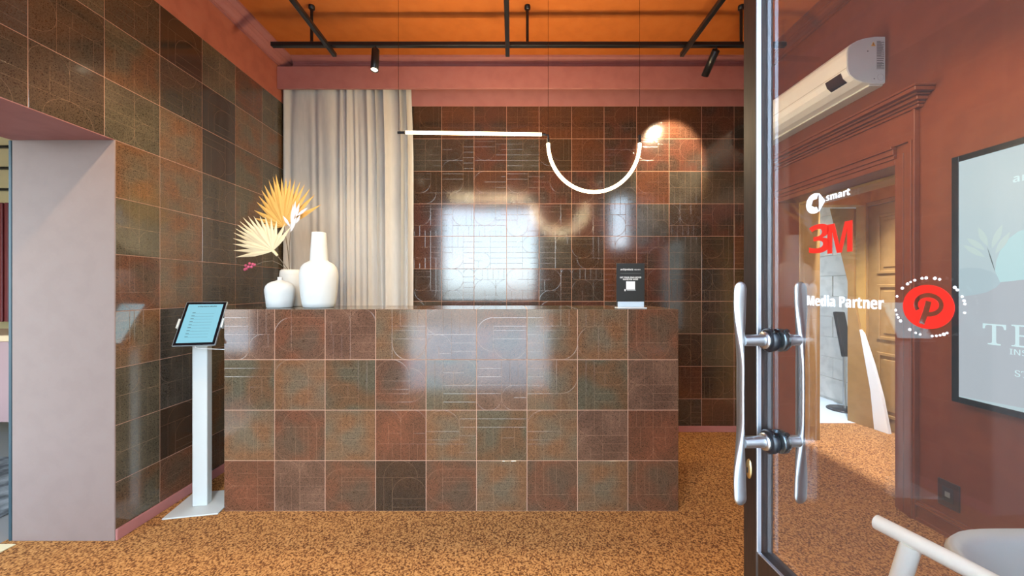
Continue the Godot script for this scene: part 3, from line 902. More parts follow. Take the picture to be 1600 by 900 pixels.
func counter_things() -> void:
	# three ceramic vases
	var y := CH + 0.0006
	var big := thing("bottle_vase", "tall white ceramic bottle vase with a tapering neck on the counter", "vase", Vector3((498.5 - 800) / F * 2.42, y, -2.42))
	obj("body", G.new().lathe(Vector3.ZERO, [Vector2(0, 0), Vector2(0.085, 0), Vector2(0.093, 0.004), Vector2(0.1, 0.03), Vector2(0.109, 0.1), Vector2(0.114, 0.17), Vector2(0.115, 0.205), Vector2(0.112, 0.235), Vector2(0.103, 0.262), Vector2(0.088, 0.281), Vector2(0.07, 0.292), Vector2(0.058, 0.298), Vector2(0.054, 0.304)], 40), M.ceramic, big)
	obj("neck", G.new().lathe(Vector3.ZERO, [Vector2(0.0545, 0.302), Vector2(0.0535, 0.31), Vector2(0.048, 0.4), Vector2(0.043, 0.482), Vector2(0.0415, 0.486), Vector2(0.039, 0.486), Vector2(0.039, 0.42), Vector2(0, 0.40)], 36), M.ceramic, big)
	var small := thing("bud_vase", "small squat white ceramic vase with a tiny neck on the counter", "vase", Vector3((437.5 - 800) / F * 2.40, y, -2.40))
	obj("body", G.new().lathe(Vector3.ZERO, [Vector2(0, 0), Vector2(0.07, 0), Vector2(0.075, 0.004), Vector2(0.08, 0.05), Vector2(0.085, 0.095), Vector2(0.086, 0.115), Vector2(0.08, 0.138), Vector2(0.066, 0.155), Vector2(0.045, 0.166), Vector2(0.024, 0.172), Vector2(0.015, 0.176)], 36), M.ceramic, small)
	obj("neck", G.new().lathe(Vector3.ZERO, [Vector2(0.0152, 0.175), Vector2(0.0135, 0.183), Vector2(0.014, 0.194), Vector2(0.012, 0.196), Vector2(0.009, 0.196), Vector2(0.008, 0.18), Vector2(0, 0.178)], 20), M.ceramic, small)
	var vx := (456.0 - 800) / F * 2.57
	var vz := -2.57
	obj("body", G.new().lathe(Vector3.ZERO, [Vector2(0, 0), Vector2(0.066, 0), Vector2(0.07, 0.004), Vector2(0.073, 0.12), Vector2(0.074, 0.22), Vector2(0.071, 0.243), Vector2(0.062, 0.252), Vector2(0.056, 0.25), Vector2(0.055, 0.03), Vector2(0, 0.028)], 36), M.ceramic_grey, thing("cylinder_vase", "pale grey cylindrical vase holding dried palm stems behind the white vases", "vase", Vector3(vx, y, vz)))

	# dried palm fans, traced tip by tip; all stand in the cylindrical vase
	var D := 2.57
	var straw := mat(c8(206, 160, 82), 0.7)
	var cream := mat(c8(212, 196, 160), 0.7)
	for m in [straw, cream]:
		m.backlight_enabled = true
		m.backlight = Color(0.25, 0.2, 0.12)
	var stem_m := mat(c8(104, 94, 80), 0.8)
	var fan := func(called: String, label: String, hub: Vector3, tips: Array, m: Material, wid: float, depth: float):
		var t := thing(called, label, "dried palm", hub)
		var i := 0
		for tp in tips:
			var p := pw(tp[0], tp[1], depth + 0.012 * sin(i * 1.9)) - hub
			var g := G.new()
			blade(g, Vector3(0, 0, 0.0004 * i), p, wid, 0.5, Vector3(0.05 * sin(i * 2.3), 0.04, 1).normalized())
			obj("blade", g, m, t)
			i += 1
		return t
	var hub1 := pw(444, 354, D + 0.02)
	var ya = fan.call("palm_fan", "ochre yellow dried palm fan above the grey vase", hub1, [[408, 351], [398, 341], [397, 328.4], [401, 315.6], [404, 306], [408.6, 297], [413, 289], [420, 281.6], [426.6, 276], [431, 272], [440, 278], [447, 277.6], [454, 278], [461, 280.6], [469, 284], [476, 288], [485, 294], [492, 304], [502, 319.6]], straw, 0.036, D + 0.02)
	obj("stem", G.new().tube([Vector3.ZERO, pw(446, 366, D + 0.01) - hub1, pw(450, 392, D) - hub1, Vector3(vx, y + 0.06, vz) - hub1], 0.0028, 8), stem_m, ya)
	var hub2 := pw(427, 392, D - 0.07)
	var ca = fan.call("palm_fan", "cream dried palm fan leaning out towards the tiled wall", hub2, [[368, 402], [365, 391.4], [363.6, 381], [364, 372.4], [365, 363.6], [367.6, 357], [371, 351], [374.6, 345.6], [379.6, 339.6], [387.6, 337.6], [396.4, 337.6], [406, 337.6], [414.4, 338.4], [423.6, 340.4], [432.4, 344], [445.4, 349], [454, 355]], cream, 0.031, D - 0.08)
	obj("sheath", G.new().tube([Vector3(-0.004, 0.004, 0.004), pw(430, 395.5, D - 0.065) - hub2, pw(433.5, 399.5, D - 0.06) - hub2], [0.011, 0.0095, 0.008], 12), cream, ca)
	obj("stem", G.new().tube([pw(433, 399, D - 0.06) - hub2, pw(440, 408, D - 0.04) - hub2, pw(450, 421, D - 0.01) - hub2, Vector3(vx + 0.015, y + 0.05, vz) - hub2], 0.0028, 8), stem_m, ca)
	# white leaf spray
	var wm := mat(c8(206, 206, 210), 0.6)
	var hub3 := pw(454, 364, D - 0.03)
	var wt := thing("leaf_spray", "small spray of white dried leaves before the yellow palm fan", "dried leaves", hub3)
	for q in [[453, 354, 442, 337], [455, 354, 458, 319], [459, 342, 461.5, 313.6], [462, 340, 467.5, 317], [464, 337, 481, 324.4], [453.5, 364, 463, 338], [454, 359, 460, 333], [462, 349, 469, 336]]:
		var g := G.new()
		blade(g, pw(q[0], q[1], D - 0.03) - hub3, pw(q[2], q[3], D - 0.035) - hub3, 0.021, 0.5, Vector3(0.1, 0.05, 1))
		obj("leaf", g, wm, wt)
	obj("stem", G.new().tube([pw(462, 338, D - 0.028) - hub3, Vector3.ZERO, pw(452, 385, D - 0.02) - hub3, Vector3(vx - 0.01, y + 0.05, vz + 0.01) - hub3], 0.0022, 8), stem_m, wt)
	# sprig of pink berries
	var hub4 := pw(400, 413.6, D - 0.1)
	var bt := thing("berry_sprig", "thin curved sprig of pink berries reaching towards the tiled wall", "dried berries", hub4)
	var pink := mat(c8(176, 74, 104), 0.6)
	for q in [[390, 412], [395, 413], [385, 420], [384, 415], [388.5, 417], [393, 417], [382.5, 421], [398, 414]]:
		var c := pw(q[0], q[1], D - 0.1 + 0.006 * sin(q[0])) - hub4
		var prof := []
		for k in 9:
			var a := -PI / 2 + PI * k / 8
			prof.append(Vector2(maxf(cos(a), 0.0) * 0.0085, sin(a) * 0.010))
		prof[0].x = 0.0
		prof[8].x = 0.0
		obj("berry", G.new().lathe(c, prof, 12), pink, bt)
	var pts := []
	for q in [[390, 417, 0.1], [400, 413.6, 0.1], [412, 409, 0.09], [426, 407.5, 0.075], [438, 413, 0.05], [448, 421, 0.02]]:
		pts.append(pw(q[0], q[1], D - q[2]) - hub4)
	pts.append(Vector3(vx, y + 0.06, vz + 0.02) - hub4)
	obj("stem", G.new().tube(pts, 0.0017, 7), stem_m, bt)

	# black sign in a clear holder
	var sx := (985.5 - 800) / F * 2.28
	var s := thing("counter_sign", "black printed sign in a clear stand on the counter end", "sign", Vector3(sx, CH + 0.0006, -2.28))
	obj("board", G.new().span(Vector3(-0.086, 0.012, -0.008), Vector3(0.086, 0.277, -0.003), 0.001), mat(c8(38, 40, 38), 0.4), s)
	var acr := mat(c8(176, 192, 204), 0.3)
	obj("stand_base", G.new().span(Vector3(-0.09, 0, -0.03), Vector3(0.09, 0.008, 0.03), 0.002), mat(c8(196, 200, 202), 0.25), s)
	obj("stand_front", G.new().span(Vector3(-0.08, 0.008, -0.002), Vector3(0.08, 0.042, 0.004), 0.001), acr, s)
	var ink := mat(c8(222, 222, 216), 0.6)
	var fz := -0.0028
	text("archiproducts", 0.011, ink, s, Vector3(-0.062, 0.238, fz), Basis.IDENTITY, true, false, "lettering", HORIZONTAL_ALIGNMENT_LEFT, 0.078)
	text("MILANO", 0.007, ink, s, Vector3(0.024, 0.238, fz), Basis.IDENTITY, false, false, "lettering", HORIZONTAL_ALIGNMENT_LEFT, 0.036)
	obj("rule", G.new().box(Vector3(0, 0.215, fz), Vector3(0.125, 0.0012, 0.0006)), mat(c8(120, 122, 118), 0.6), s)
	text("GET YOUR OWN MOOD", 0.009, ink, s, Vector3(0, 0.190, fz), Basis.IDENTITY, true, false, "lettering", HORIZONTAL_ALIGNMENT_CENTER, 0.13)
	text("REGISTER HERE", 0.009, ink, s, Vector3(0, 0.178, fz), Basis.IDENTITY, true, false, "lettering", HORIZONTAL_ALIGNMENT_CENTER, 0.092)
	obj("blank_square", G.new().box(Vector3(0.0, 0.141, fz), Vector3(0.054, 0.05, 0.0006)), ink, s)
	obj("emblem", G.new().box(Vector3(-0.034, 0.112, fz), Vector3(0.007, 0.012, 0.0006)), ink, s)
	obj("rule", G.new().box(Vector3(0.004, 0.112, fz), Vector3(0.054, 0.005, 0.0006)), mat(c8(150, 152, 148), 0.6), s)

func tablet_stand() -> void:
	var t := thing("tablet_stand", "white floor stand with a square foot beside the counter", "stand", Vector3(-1.887, 0, -2.25), 0.19)
	obj("foot", G.new().span(Vector3(-0.135, 0.001, -0.17), Vector3(0.15, 0.009, 0.105), 0.002), M.white_gloss, t)
	obj("post", G.new().span(Vector3(-0.04, 0.009, -0.045), Vector3(0.04, 1.0, 0.005), 0.003), M.white_gloss, t)
	# tilted bracket
	var tilt := Basis.from_euler(Vector3(-0.50, 0.02, 0))
	var c := Vector3(0.03, 1.115, 0.045)
	var hold := tilt * Vector3(0, 0, 1)
	obj("bracket", G.new().box(c - hold * 0.018, Vector3(0.2, 0.14, 0.008), 0.002, tilt), M.white_gloss, t)
	for s in [-1.0, 1.0]:
		obj("clip", G.new().box(c + tilt * Vector3(s * 0.1145, 0.0, -0.004), Vector3(0.01, 0.06, 0.026), 0.002, tilt), M.white_gloss, t)
	var tf := Transform3D(Basis(Vector3.UP, 0.19), Vector3(-1.887, 0, -2.25)) * Transform3D(tilt, c)
	var p := thing("tablet", "tablet with a pale cyan page held tilted on the white floor stand", "tablet")
	p.transform = tf
	obj("case", G.new().box(Vector3.ZERO, Vector3(0.217, 0.283, 0.012), 0.002), mat(c8(150, 160, 166), 0.35, 0.6), p)
	obj("bezel", G.new().box(Vector3(0, 0, 0.006), Vector3(0.210, 0.276, 0.002), 0.0008), mat(c8(10, 12, 16), 0.12), p)
	var scr := obj("screen", G.new().box(Vector3(0, 0, 0.0073), Vector3(0.182, 0.246, 0.001)), glow(c8(146, 218, 238), 1.0), p)
	var grey := glow(c8(70, 120, 140), 0.6)
	text("archiproducts MILANO", 0.0065, glow(c8(20, 40, 55), 0.4), scr, Vector3(0.01, 0.108, 0.0082), Basis.IDENTITY, true, false, "lettering", HORIZONTAL_ALIGNMENT_CENTER, 0.1)
	for i in 9:
		obj("form_line", G.new().box(Vector3(0.0, 0.062 - i * 0.019, 0.0079), Vector3(0.115, 0.0008, 0.0004)), grey, scr)
		obj("form_label", G.new().box(Vector3(-0.05, 0.067 - i * 0.019, 0.0079), Vector3(0.016, 0.0028, 0.0004)), grey, scr)
	var al := AreaLight3D.new()
	al.area_size = Vector2(0.19, 0.25)
	al.light_color = c8(170, 225, 240)
	al.light_energy = 0.05
	al.shadow_enabled = true
	p.add_child(al)
	al.position = Vector3(0, 0, 0.012)
	al.rotation.y = PI
	# charging cable
	var pts := []
	for q in [Vector3(-0.015, 1.0, 0.02), Vector3(-0.018, 0.985, 0.022), Vector3(-0.012, 0.968, 0.02), Vector3(0.005, 0.962, 0.016), Vector3(0.04, 0.96, 0.012), Vector3(0.09, 0.953, 0.0), Vector3(0.145, 0.944, -0.03), Vector3(0.155, 0.9, -0.1), Vector3(0.15, 0.5, -0.18)]:
		pts.append(q)
	tag(obj("charging_cable", G.new().tube(pts, 0.0028, 8), M.white_plastic), "thin white cable from the tablet stand to the counter", "cable")
	var cable := get_node("charging_cable") as Node3D
	cable.transform = Transform3D(Basis(Vector3.UP, 0.19), Vector3(-1.887, 0, -2.25))

func glass_door() -> void:
	# leaf hinged on the front wall, standing open into the room; local -z runs along the leaf from the hinge
	var t := thing("glass_door", "dark framed glass entrance door standing open with steel pull handles", "door", Vector3(0.456, 0, 0.30), 0.043)
	var L := 0.947
	var hx := 0.0145
	obj("stile", G.new().span(Vector3(-hx, 0.01, -L), Vector3(hx, 2.85, -L + 0.035), 0.0025), M.dark_wood, t)
	obj("stile", G.new().span(Vector3(-hx, 0.01, -0.045), Vector3(hx, 2.85, -0.002), 0.0025), M.dark_wood, t)
	obj("rail", G.new().span(Vector3(-hx, 2.78, -L + 0.035), Vector3(hx, 2.85, -0.045), 0.0025), M.dark_wood, t)
	obj("rail", G.new().span(Vector3(-hx, 0.80, -L + 0.035), Vector3(hx, 0.892, -0.045), 0.0025), M.dark_wood, t)
	obj("rail", G.new().span(Vector3(-hx, 0.01, -L + 0.035), Vector3(hx, 0.12, -0.045), 0.0025), M.dark_wood, t)
	obj("lower_panel", G.new().span(Vector3(-0.007, 0.12, -L + 0.035), Vector3(0.007, 0.80, -0.045)), M.dark_wood, t)
	# worn metal strip on the inner arris, with chips
	obj("metal_strip", G.new().span(Vector3(-hx - 0.0006, 0.893, -L + 0.0345), Vector3(-hx + 0.0065, 2.78, -L + 0.0365), 0.0006), mat(c8(214, 216, 222), 0.3, 0.9), t)
	obj("metal_strip", G.new().span(Vector3(-hx - 0.0006, 0.8915, -L + 0.0365), Vector3(-hx + 0.005, 0.8935, -0.045), 0.0006), mat(c8(170, 170, 176), 0.35, 0.9), t)
	obj("pane", G.new().span(Vector3(-0.003, 0.892, -L + 0.035), Vector3(0.003, 2.78, -0.045)), M.glass, t)
	obj("escutcheon", G.new().lathe(Vector3(-hx, 1.02, -L + 0.016), [Vector2(0.0065, 0.0), Vector2(0.006, 0.002), Vector2(0.0, 0.003)], 16, Basis(Vector3(0, 2.6, 0), Vector3(-1, 0, 0), Vector3(0, 0, 1))), M.brass, t)
	obj("keyhole", G.new().box(Vector3(-hx - 0.0032, 1.018, -L + 0.016), Vector3(0.001, 0.009, 0.0022), 0.0002), M.black, t)
	# pull handles: paddle-ended bars on two standoffs through the glass
	var hz := -L + 0.055
	for s in [-1.0, 1.0]:
		var reach := 0.052 if s < 0 else 0.038
		var g := G.new()
		g.st.set_smooth_group(0)
		var rings := []
		var n := 56
		for i in n + 1:
			var v := sin((-0.5 + float(i) / n) * PI)
			var av := absf(v)
			var k := smoothstep(0.2, 0.84, av)
			var a := lerpf(0.0036, 0.0104, k)
			var b := lerpf(0.0085, 0.0035, k)
			if av > 0.93:
				var q := sqrt(maxf(1.0 - pow((av - 0.93) / 0.07, 2), 0.0))
				a *= q
				b *= q
			var c := Vector3(s * (reach + 0.004 * sin(PI * (1.0 - av) * 0.5)) - 0.004 * k * s * -1.0, 1.159 + v * 0.177, hz)
			var ring := []
			for j in 16:
				var an := TAU * j / 16
				ring.append(c + Vector3(cos(an) * a, 0, sin(an) * b))
			rings.append([c, ring])
		for i in n:
			for j in 16:
				var j2 := (j + 1) % 16
				var A: Vector3 = rings[i][1][j]
				var B: Vector3 = rings[i][1][j2]
				var C: Vector3 = rings[i + 1][1][j2]
				var E: Vector3 = rings[i + 1][1][j]
				g.quad(A, B, C, E, (A + B + C + E) * 0.25 - (rings[i][0] + rings[i + 1][0]) * 0.5)
		var h := obj("pull_handle", g, M.steel, t)
		for yy in [1.243, 1.082]:
			var bas := Basis(Vector3(0, 1, 0), Vector3(s, 0, 0), Vector3(0, 0, 1))
			obj("standoff", G.new().tube([Vector3(s * 0.010, yy, hz), Vector3(s * reach, yy, hz)], 0.0092, 18), M.steel, h)
			obj("clamp_ring", G.new().lathe(Vector3(0, yy, hz), [Vector2(0.009, 0.0032), Vector2(0.0175, 0.0032), Vector2(0.0185, 0.006), Vector2(0.0185, 0.012), Vector2(0.016, 0.0145), Vector2(0.009, 0.0145)], 24, bas), M.black_metal if s < 0 else M.steel_dark, h)
			obj("washer", G.new().lathe(Vector3(0, yy, hz), [Vector2(0.0092, 0.0145), Vector2(0.0135, 0.0145), Vector2(0.0135, 0.019), Vector2(0.0092, 0.020)], 24, bas), M.steel, h)
			obj("grub_screw", G.new().tube([Vector3(s * 0.009, yy + 0.012, hz + 0.010), Vector3(s * 0.009, yy + 0.017, hz + 0.015)], 0.0035, 8), M.steel_dark, h)
	# lettering on the glass, read from the room side
	var face := Basis(Vector3.UP, -PI / 2)
	var gx := -0.0036
	var w2l := t.transform.affine_inverse()
	var on := func(px: float, py: float) -> Vector3:
		var r := (px - 800.0) / F
		var d := 0.443 / (r + 0.043)
		var p: Vector3 = w2l * pw(px, py, d)
		p.x = gx
		return p
	var wid := func(a: float, b: float) -> float: return absf(on.call(a, 450.0).z - on.call(b, 450.0).z)
	var paper: Material = M.sign_white
	# round mark with a pointed right edge, and its word
	var mk := PackedVector2Array()
	var R := 0.0138
	for i in 25:
		var a := deg_to_rad(62.0 + 236.0 * i / 24.0)
		mk.append(Vector2(cos(a), sin(a)) * R)
	for i in 25:
		var a := deg_to_rad(298.0 - 236.0 * i / 24.0)
		mk.append(Vector2(cos(a), sin(a)) * R * 0.42)
	var mo: Vector3 = on.call(1277.0, 318.0)
	obj("round_mark", G.new().extrude(mk, Transform3D(face, mo), 0.0, 0.0006), paper, t)
	obj("round_mark", G.new().extrude(PackedVector2Array([Vector2(0.0072, -0.0122), Vector2(0.0165, 0.0), Vector2(0.0072, 0.0122)]), Transform3D(face, mo), 0.0, 0.0006), paper, t)
	text("smart", 0.0088, paper, t, on.call(1295.0, 309.5), face, true, false, "lettering", HORIZONTAL_ALIGNMENT_LEFT, wid.call(1295.0, 1332.0))
	text("3", 0.0385, M.sign_red, t, on.call(1268.0, 375.0), face, true, false, "lettering", HORIZONTAL_ALIGNMENT_LEFT, wid.call(1268.0, 1301.0))
	text("M", 0.0385, M.sign_red, t, on.call(1297.0, 374.0), face, true, false, "lettering", HORIZONTAL_ALIGNMENT_LEFT, wid.call(1297.0, 1336.0))
	text("Media Partner", 0.0135, paper, t, on.call(1265.0, 469.0), face, true, false, "lettering", HORIZONTAL_ALIGNMENT_LEFT, wid.call(1265.0, 1385.0))
	# red disc with an open looping letter cut out of it
	var dc: Vector3 = on.call(1454.0, 479.5)
	var cs := CSGCombiner3D.new()
	cs.name = "red_disc"
	t.add_child(cs, true)
	cs.transform = Transform3D(face, dc)
	var disc := CSGCylinder3D.new()
	disc.radius = 0.0225
	disc.height = 0.0008
	disc.sides = 48
	disc.rotation.x = PI / 2
	disc.material = M.sign_red
	cs.add_child(disc)
	var loop := PackedVector2Array()
	for i in 22:
		var a := deg_to_rad(215.0 - 305.0 * i / 21.0)
		loop.append(Vector2(0.0008 + cos(a) * 0.0112, 0.0022 + sin(a) * 0.0098))
	loop.append(Vector2(-0.0026, -0.0064))
	for poly in Geometry2D.offset_polyline(loop, 0.0022, Geometry2D.JOIN_ROUND, Geometry2D.END_ROUND):
		cut(cs, poly)
	for poly in Geometry2D.offset_polyline(PackedVector2Array([Vector2(0.0012, 0.0058), Vector2(-0.001, -0.004), Vector2(-0.0052, -0.0178)]), 0.0029, Geometry2D.JOIN_ROUND, Geometry2D.END_ROUND):
		cut(cs, poly)
	var rd := RandomNumberGenerator.new()
	rd.seed = 8
	for a in [8, 14, 22, 352, 36, 42, 92, 99, 78, 70, 112, 120, 127, 140, 160, 190, 200, 206, 214, 238, 250, 258, 278, 285, 291, 297, 303]:
		var an := deg_to_rad(a)
		var prof := [Vector2(0, 0), Vector2(rd.randf_range(0.0011, 0.0017), 0.0), Vector2(0.001, 0.0006), Vector2(0, 0.0006)]
		obj("dot", G.new().lathe(dc + face * Vector3(cos(an) * 0.0305, sin(an) * 0.0295, 0), prof, 12, face * Basis(Vector3.RIGHT, PI / 2)), paper, t)
	for a in [0.25, 1.4, 2.6]:
		obj("hinge", G.new().tube([Vector3(0.018, a - 0.05, -0.006), Vector3(0.018, a + 0.05, -0.006)], 0.007, 12), M.steel_dark, t)

func cut(cs: CSGCombiner3D, poly: PackedVector2Array) -> void:
	var p := CSGPolygon3D.new()
	p.polygon = poly
	p.depth = 0.01
	p.position.z = 0.005
	p.operation = CSGShape3D.OPERATION_SUBTRACTION
	p.material = M.sign_red
	cs.add_child(p)

func air_curtain() -> void:
	var t := thing("wall_air_unit", "white air curtain unit mounted high above the doorway", "air unit", Vector3(XR, 2.605, -2.322))
	# profile in x (out of the wall, negative) and y
	var prof := PackedVector2Array([Vector2(0, 0.292), Vector2(-0.06, 0.292), Vector2(-0.12, 0.284), Vector2(-0.17, 0.268), Vector2(-0.21, 0.246), Vector2(-0.232, 0.22), Vector2(-0.238, 0.19), Vector2(-0.236, 0.085), Vector2(-0.222, 0.052), Vector2(-0.19, 0.025), Vector2(-0.14, 0.006), Vector2(-0.09, 0.0), Vector2(0, 0)])
	obj("body", G.new().extrude(prof, Transform3D.IDENTITY, -1.0, -0.004), M.white_plastic, t)
	var cap := PackedVector2Array()
	for p in prof:
		cap.append(Vector2(p.x * 0.985, 0.146 + (p.y - 0.146) * 0.985))
	obj("end_cap", G.new().extrude(cap, Transform3D.IDENTITY, -0.004, 0.0), mat(c8(214, 224, 228), 0.4), t)
	obj("outlet_grille", G.new().span(Vector3(-0.09, -0.012, -0.99), Vector3(-0.004, 0.0, -0.01), 0.002), mat(c8(206, 206, 200), 0.5), t)
	obj("front_seam", G.new().span(Vector3(-0.2372, 0.098, -0.995), Vector3(-0.236, 0.1, -0.005)), mat(c8(120, 120, 118), 0.6), t)
	# dark display window on the lower curve
	var dd := PackedVector2Array([Vector2(-0.2362, 0.088), Vector2(-0.2235, 0.0525), Vector2(-0.196, 0.028), Vector2(-0.199, 0.0255), Vector2(-0.2275, 0.0505), Vector2(-0.2400, 0.087)])
	obj("display_window", G.new().extrude(dd, Transform3D.IDENTITY, -0.16, -0.045), mat(c8(24, 8, 10), 0.15), t)
	# rating plate and warning triangle on the end
	var plate := obj("rating_plate", G.new().span(Vector3(-0.055, 0.085, 0.0), Vector3(-0.004, 0.265, 0.0006)), mat(c8(196, 204, 208), 0.6), t)
	var ink := mat(c8(92, 102, 110), 0.7)
	for i in 26:
		var y := 0.258 - i * 0.0066
		if i in [15, 17, 19]:
			continue
		obj("print_line", G.new().span(Vector3(-0.052, y, 0.0006), Vector3(-0.052 + 0.024 + 0.022 * absf(sin(i * 1.7)), y + 0.0035, 0.001)), ink, plate)
	obj("warning_triangle", G.new().extrude(PackedVector2Array([Vector2(-0.088, 0.232), Vector2(-0.06, 0.232), Vector2(-0.074, 0.258)]), Transform3D.IDENTITY, 0.0, 0.0008), mat(c8(224, 172, 40), 0.5), t)
	obj("warning_mark", G.new().span(Vector3(-0.0755, 0.237, 0.0008), Vector3(-0.0725, 0.25, 0.0012)), M.black, t)
	for q in [Vector2(-0.068, 0.028), Vector2(-0.108, 0.2)]:
		obj("screw", G.new().lathe(Vector3(q.x, q.y, 0), [Vector2(0.004, 0), Vector2(0.003, 0.001), Vector2(0, 0.001)], 12, Basis(Vector3.RIGHT, PI / 2)), ink, t)
	var ring := []
	for i in 25:
		ring.append(Vector3(-0.028 + cos(TAU * i / 24) * 0.02, 0.038 + sin(TAU * i / 24) * 0.02, 0.0))
	obj("knockout_ring", G.new().tube(ring, 0.0008, 6, false), mat(c8(170, 178, 184), 0.5), t)

func lens(p: Vector2, q: Vector2, w: float) -> PackedVector2Array:
	var d := q - p
	var n := Vector2(-d.y, d.x).normalized() * w
	var out := PackedVector2Array()
	for k in 9:
		var s := k / 8.0
		out.append(p + d * s + n * sin(PI * s))
	for k in range(7, 0, -1):
		var s := k / 8.0
		out.append(p + d * s - n * sin(PI * s))
	return out

func television() -> void:
	var tx := 2.275   # screen face
	var zl := -1.925
	var t := thing("wall_display", "large portrait wall display with pale blue plant artwork in a black frame", "display", Vector3(tx, 1.37, zl + 0.355))
	var h2 := 0.628
	obj("casing", G.new().span(Vector3(0.004, -h2, -0.355), Vector3(0.05, h2, 0.355), 0.004), M.black, t)
	var bez := G.new()
	bez.span(Vector3(0, -h2, -0.355), Vector3(0.006, h2, -0.325), 0.001).span(Vector3(0, -h2, 0.325), Vector3(0.006, h2, 0.355), 0.001)
	bez.span(Vector3(0, h2 - 0.03, -0.325), Vector3(0.006, h2, 0.325), 0.001).span(Vector3(0, -h2, -0.325), Vector3(0.006, -h2 + 0.03, 0.325), 0.001)
	obj("bezel", bez, mat(c8(12, 11, 14), 0.2), t)
	var scr := obj("screen", G.new().span(Vector3(0.0025, -h2 + 0.028, -0.327), Vector3(0.005, h2 - 0.028, 0.327)), glow(c8(182, 204, 210), 1.12), t)
	var face := Basis(Vector3.UP, -PI / 2)
	var o := Vector3(tx, 1.37, zl + 0.355)
	var uv := func(px: float, py: float) -> Vector2:
		var d := tx * F / (px - 800.0)
		var p := pw(px, py, d) - o
		return Vector2(p.z, p.y)
	var fr := func(k: int) -> Transform3D: return Transform3D(face, Vector3(0.0025 - 0.0002 * k, 0, 0))
	var poly := func(pts: Array) -> PackedVector2Array:
		var out := PackedVector2Array()
		for q in pts:
			out.append(uv.call(q[0], q[1]))
		return out
	var leafm := glow(c8(192, 214, 212), 1.12)
	var pale := glow(c8(182, 220, 224), 1.12)
	var rock := glow(c8(174, 198, 206), 1.1)
	var low := glow(c8(180, 190, 198), 1.05)
	obj("artwork_ground", G.new().extrude(poly.call([[1495, 450], [1600, 436], [1680, 426], [1680, 720], [1600, 638], [1495, 618]]), fr.call(0), 0.0, 0.0002), low, scr)
	obj("artwork_stone", G.new().extrude(poly.call([[1495, 421], [1510, 418], [1530, 419], [1548, 424], [1560, 432], [1564, 440], [1556, 449], [1540, 457], [1520, 461], [1495, 464]]), fr.call(1), 0.0, 0.0002), rock, scr)
	obj("artwork_bowl", G.new().extrude(poly.call([[1554, 424], [1556, 408], [1562, 392], [1574, 374], [1590, 362], [1615, 352], [1650, 356], [1662, 400], [1655, 430], [1600, 437], [1562, 441]]), fr.call(2), 0.0, 0.0002), pale, scr)
	for q in [[1538.7, 391, 1509.8, 372], [1538.7, 402, 1504.4, 383], [1543, 385, 1527.7, 355], [1549, 388, 1565.5, 350.5], [1554.5, 397, 1577.8, 362]]:
		obj("artwork_leaf", G.new().extrude(lens(uv.call(q[0], q[1]), uv.call(q[2], q[3]), 0.013), fr.call(3), 0.0, 0.0002), leafm, scr)
	obj("artwork_stem", G.new().extrude(lens(uv.call(1542.0, 386.0), uv.call(1554.5, 425.0), 0.0022), fr.call(4), 0.0, 0.0002), glow(c8(110, 132, 138), 0.8), scr)
	var ink := glow(c8(206, 234, 238), 1.15)
	var at := func(px: float, py: float) -> Vector3:
		var q: Vector2 = uv.call(px, py)
		return Vector3(0.0015, q.y, q.x)
	text("T", 0.099, ink, scr, at.call(1535.0, 521.0), face, false, true, "lettering", HORIZONTAL_ALIGNMENT_LEFT, 0.085)
	text("E", 0.099, ink, scr, at.call(1580.0, 524.0), face, false, true, "lettering", HORIZONTAL_ALIGNMENT_LEFT, 0.072)
	text("INS", 0.026, ink, scr, at.call(1577.0, 549.0), face, false, false, "lettering", HORIZONTAL_ALIGNMENT_LEFT, 0.058)
	text("ST", 0.028, ink, scr, at.call(1585.0, 583.0), face, false, true, "lettering", HORIZONTAL_ALIGNMENT_LEFT, 0.045)
	text("ar", 0.036, ink, scr, at.call(1582.0, 281.0), face, true, false, "lettering", HORIZONTAL_ALIGNMENT_LEFT, 0.048)
	var al := AreaLight3D.new()
	al.area_size = Vector2(0.64, 1.18)
	al.light_color = c8(190, 215, 222)
	al.light_energy = 0.12
	al.shadow_enabled = true
	t.add_child(al)
	al.position = Vector3(-0.012, 0, 0)
	al.rotation.y = PI / 2
	# floor-level socket box
	var s := thing("wall_socket", "dark bronze socket plate low on the terracotta wall", "socket", Vector3(XR, 0.225, -1.985))
	obj("plate", G.new().span(Vector3(-0.009, -0.07, -0.045), Vector3(0, 0.07, 0.055), 0.003), mat(c8(66, 44, 34), 0.4, 0.3), s)
	obj("socket_face", G.new().span(Vector3(-0.0105, -0.038, -0.022), Vector3(-0.009, 0.038, 0.03), 0.001), mat(c8(36, 34, 32), 0.4), s)
	obj("pin_hole", G.new().span(Vector3(-0.0115, -0.014, -0.008), Vector3(-0.0105, 0.014, 0.016), 0.0005), mat(c8(120, 124, 118), 0.4), s)

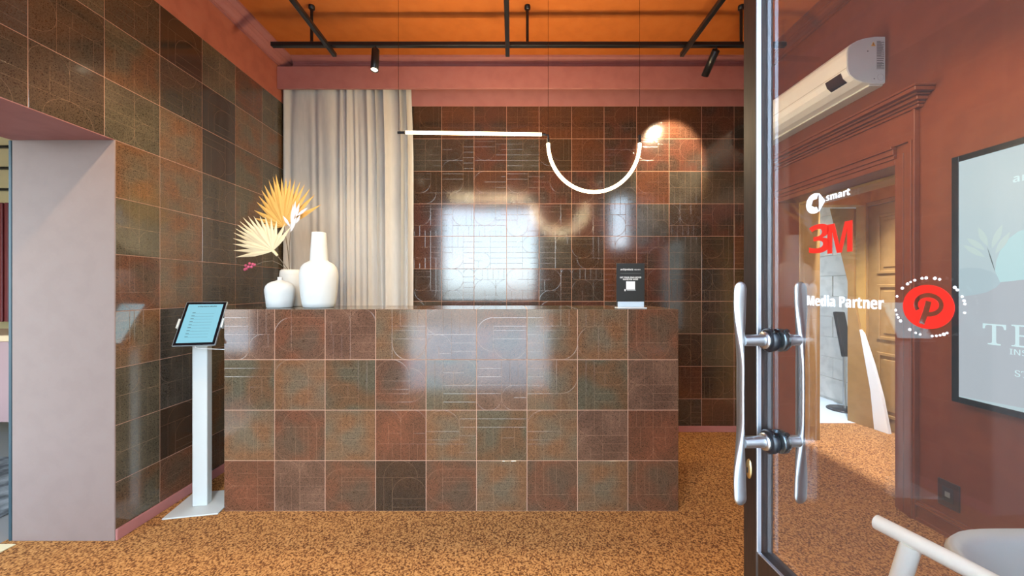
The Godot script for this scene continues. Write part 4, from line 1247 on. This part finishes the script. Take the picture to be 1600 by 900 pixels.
func chair() -> void:
	# moulded white shell on a round-tube frame, seen over its near arm
	var t := thing("tub_armchair", "white moulded armchair with round tube arms by the glass door", "armchair", Vector3(1.2, 0, -0.66))
	var o := Vector3(1.2, 0, -0.66)
	var r := 0.0175
	var arm := [Vector3(0.898, 0.75, -0.915), Vector3(0.934, 0.75, -0.765), Vector3(0.99, 0.745, -0.53), Vector3(1.03, 0.735, -0.38)]
	var pts := []
	var pts2 := []
	for p in arm:
		pts.append(p - o)
		pts2.append(Vector3(1.2 + (1.2 - p.x), p.y, p.z) - o)
	obj("arm", G.new().tube(pts, r, 20), M.cream_tube, t)
	obj("arm", G.new().tube(pts2, r, 20), M.cream_tube, t)
	for s in [1.0, -1.0]:
		obj("leg", G.new().tube([Vector3(-s * 0.288, 0.738, -0.19), Vector3(-s * 0.330, 0.38, -0.245), Vector3(-s * 0.36, 0.0, -0.29)], [0.0185, 0.0185, 0.015], 18), M.cream_tube, t)
		obj("leg", G.new().tube([Vector3(-s * 0.2, 0.74, 0.2), Vector3(-s * 0.24, 0.38, 0.24), Vector3(-s * 0.27, 0.0, 0.27)], [0.0185, 0.0185, 0.015], 18), M.cream_tube, t)
	# shell: rim is a rounded square, deep in the middle
	var g := G.new()
	g.st.set_smooth_group(0)
	var n := 48
	var m := 10
	var grid := []
	for layer in 2:
		var lay := []
		for j in m + 1:
			var ring := []
			var s := float(j) / m
			for i in n:
				var a := TAU * i / n
				var e := 3.2
				var rr := 1.0 / pow(pow(absf(cos(a)), e) + pow(absf(sin(a)), e), 1.0 / e)
				var p := Vector3(cos(a) * rr * 0.252, 0, sin(a) * rr * 0.245) * s
				p.y = 0.47 + 0.245 * smoothstep(0.45, 1.0, s) * (0.85 + 0.15 * s) + 0.0 - (0.016 if layer else 0.0) * 1.0
				if layer:
					p.x *= 1.035
					p.z *= 1.035
				ring.append(p)
			lay.append(ring)
		grid.append(lay)
	for layer in 2:
		for j in m:
			for i in n:
				var i2 := (i + 1) % n
				var A: Vector3 = grid[layer][j][i]
				var B: Vector3 = grid[layer][j][i2]
				var C: Vector3 = grid[layer][j + 1][i2]
				var E: Vector3 = grid[layer][j + 1][i]
				var mid := (C + E) * 0.5
				var up := Vector3(-mid.x, 0.6, -mid.z) if layer == 0 else Vector3(mid.x, -0.6, mid.z)
				if j == 0:
					g.tri(A, C, E, up)
				else:
					g.quad(A, B, C, E, up)
	for i in n:
		var i2 := (i + 1) % n
		g.quad(grid[0][m][i], grid[0][m][i2], grid[1][m][i2], grid[1][m][i], Vector3(grid[0][m][i].x, 0.25, grid[0][m][i].z))
	var sh := obj("seat_shell", g, M.white_gloss, t)
	sh.position = Vector3(0.06, 0, -0.04)
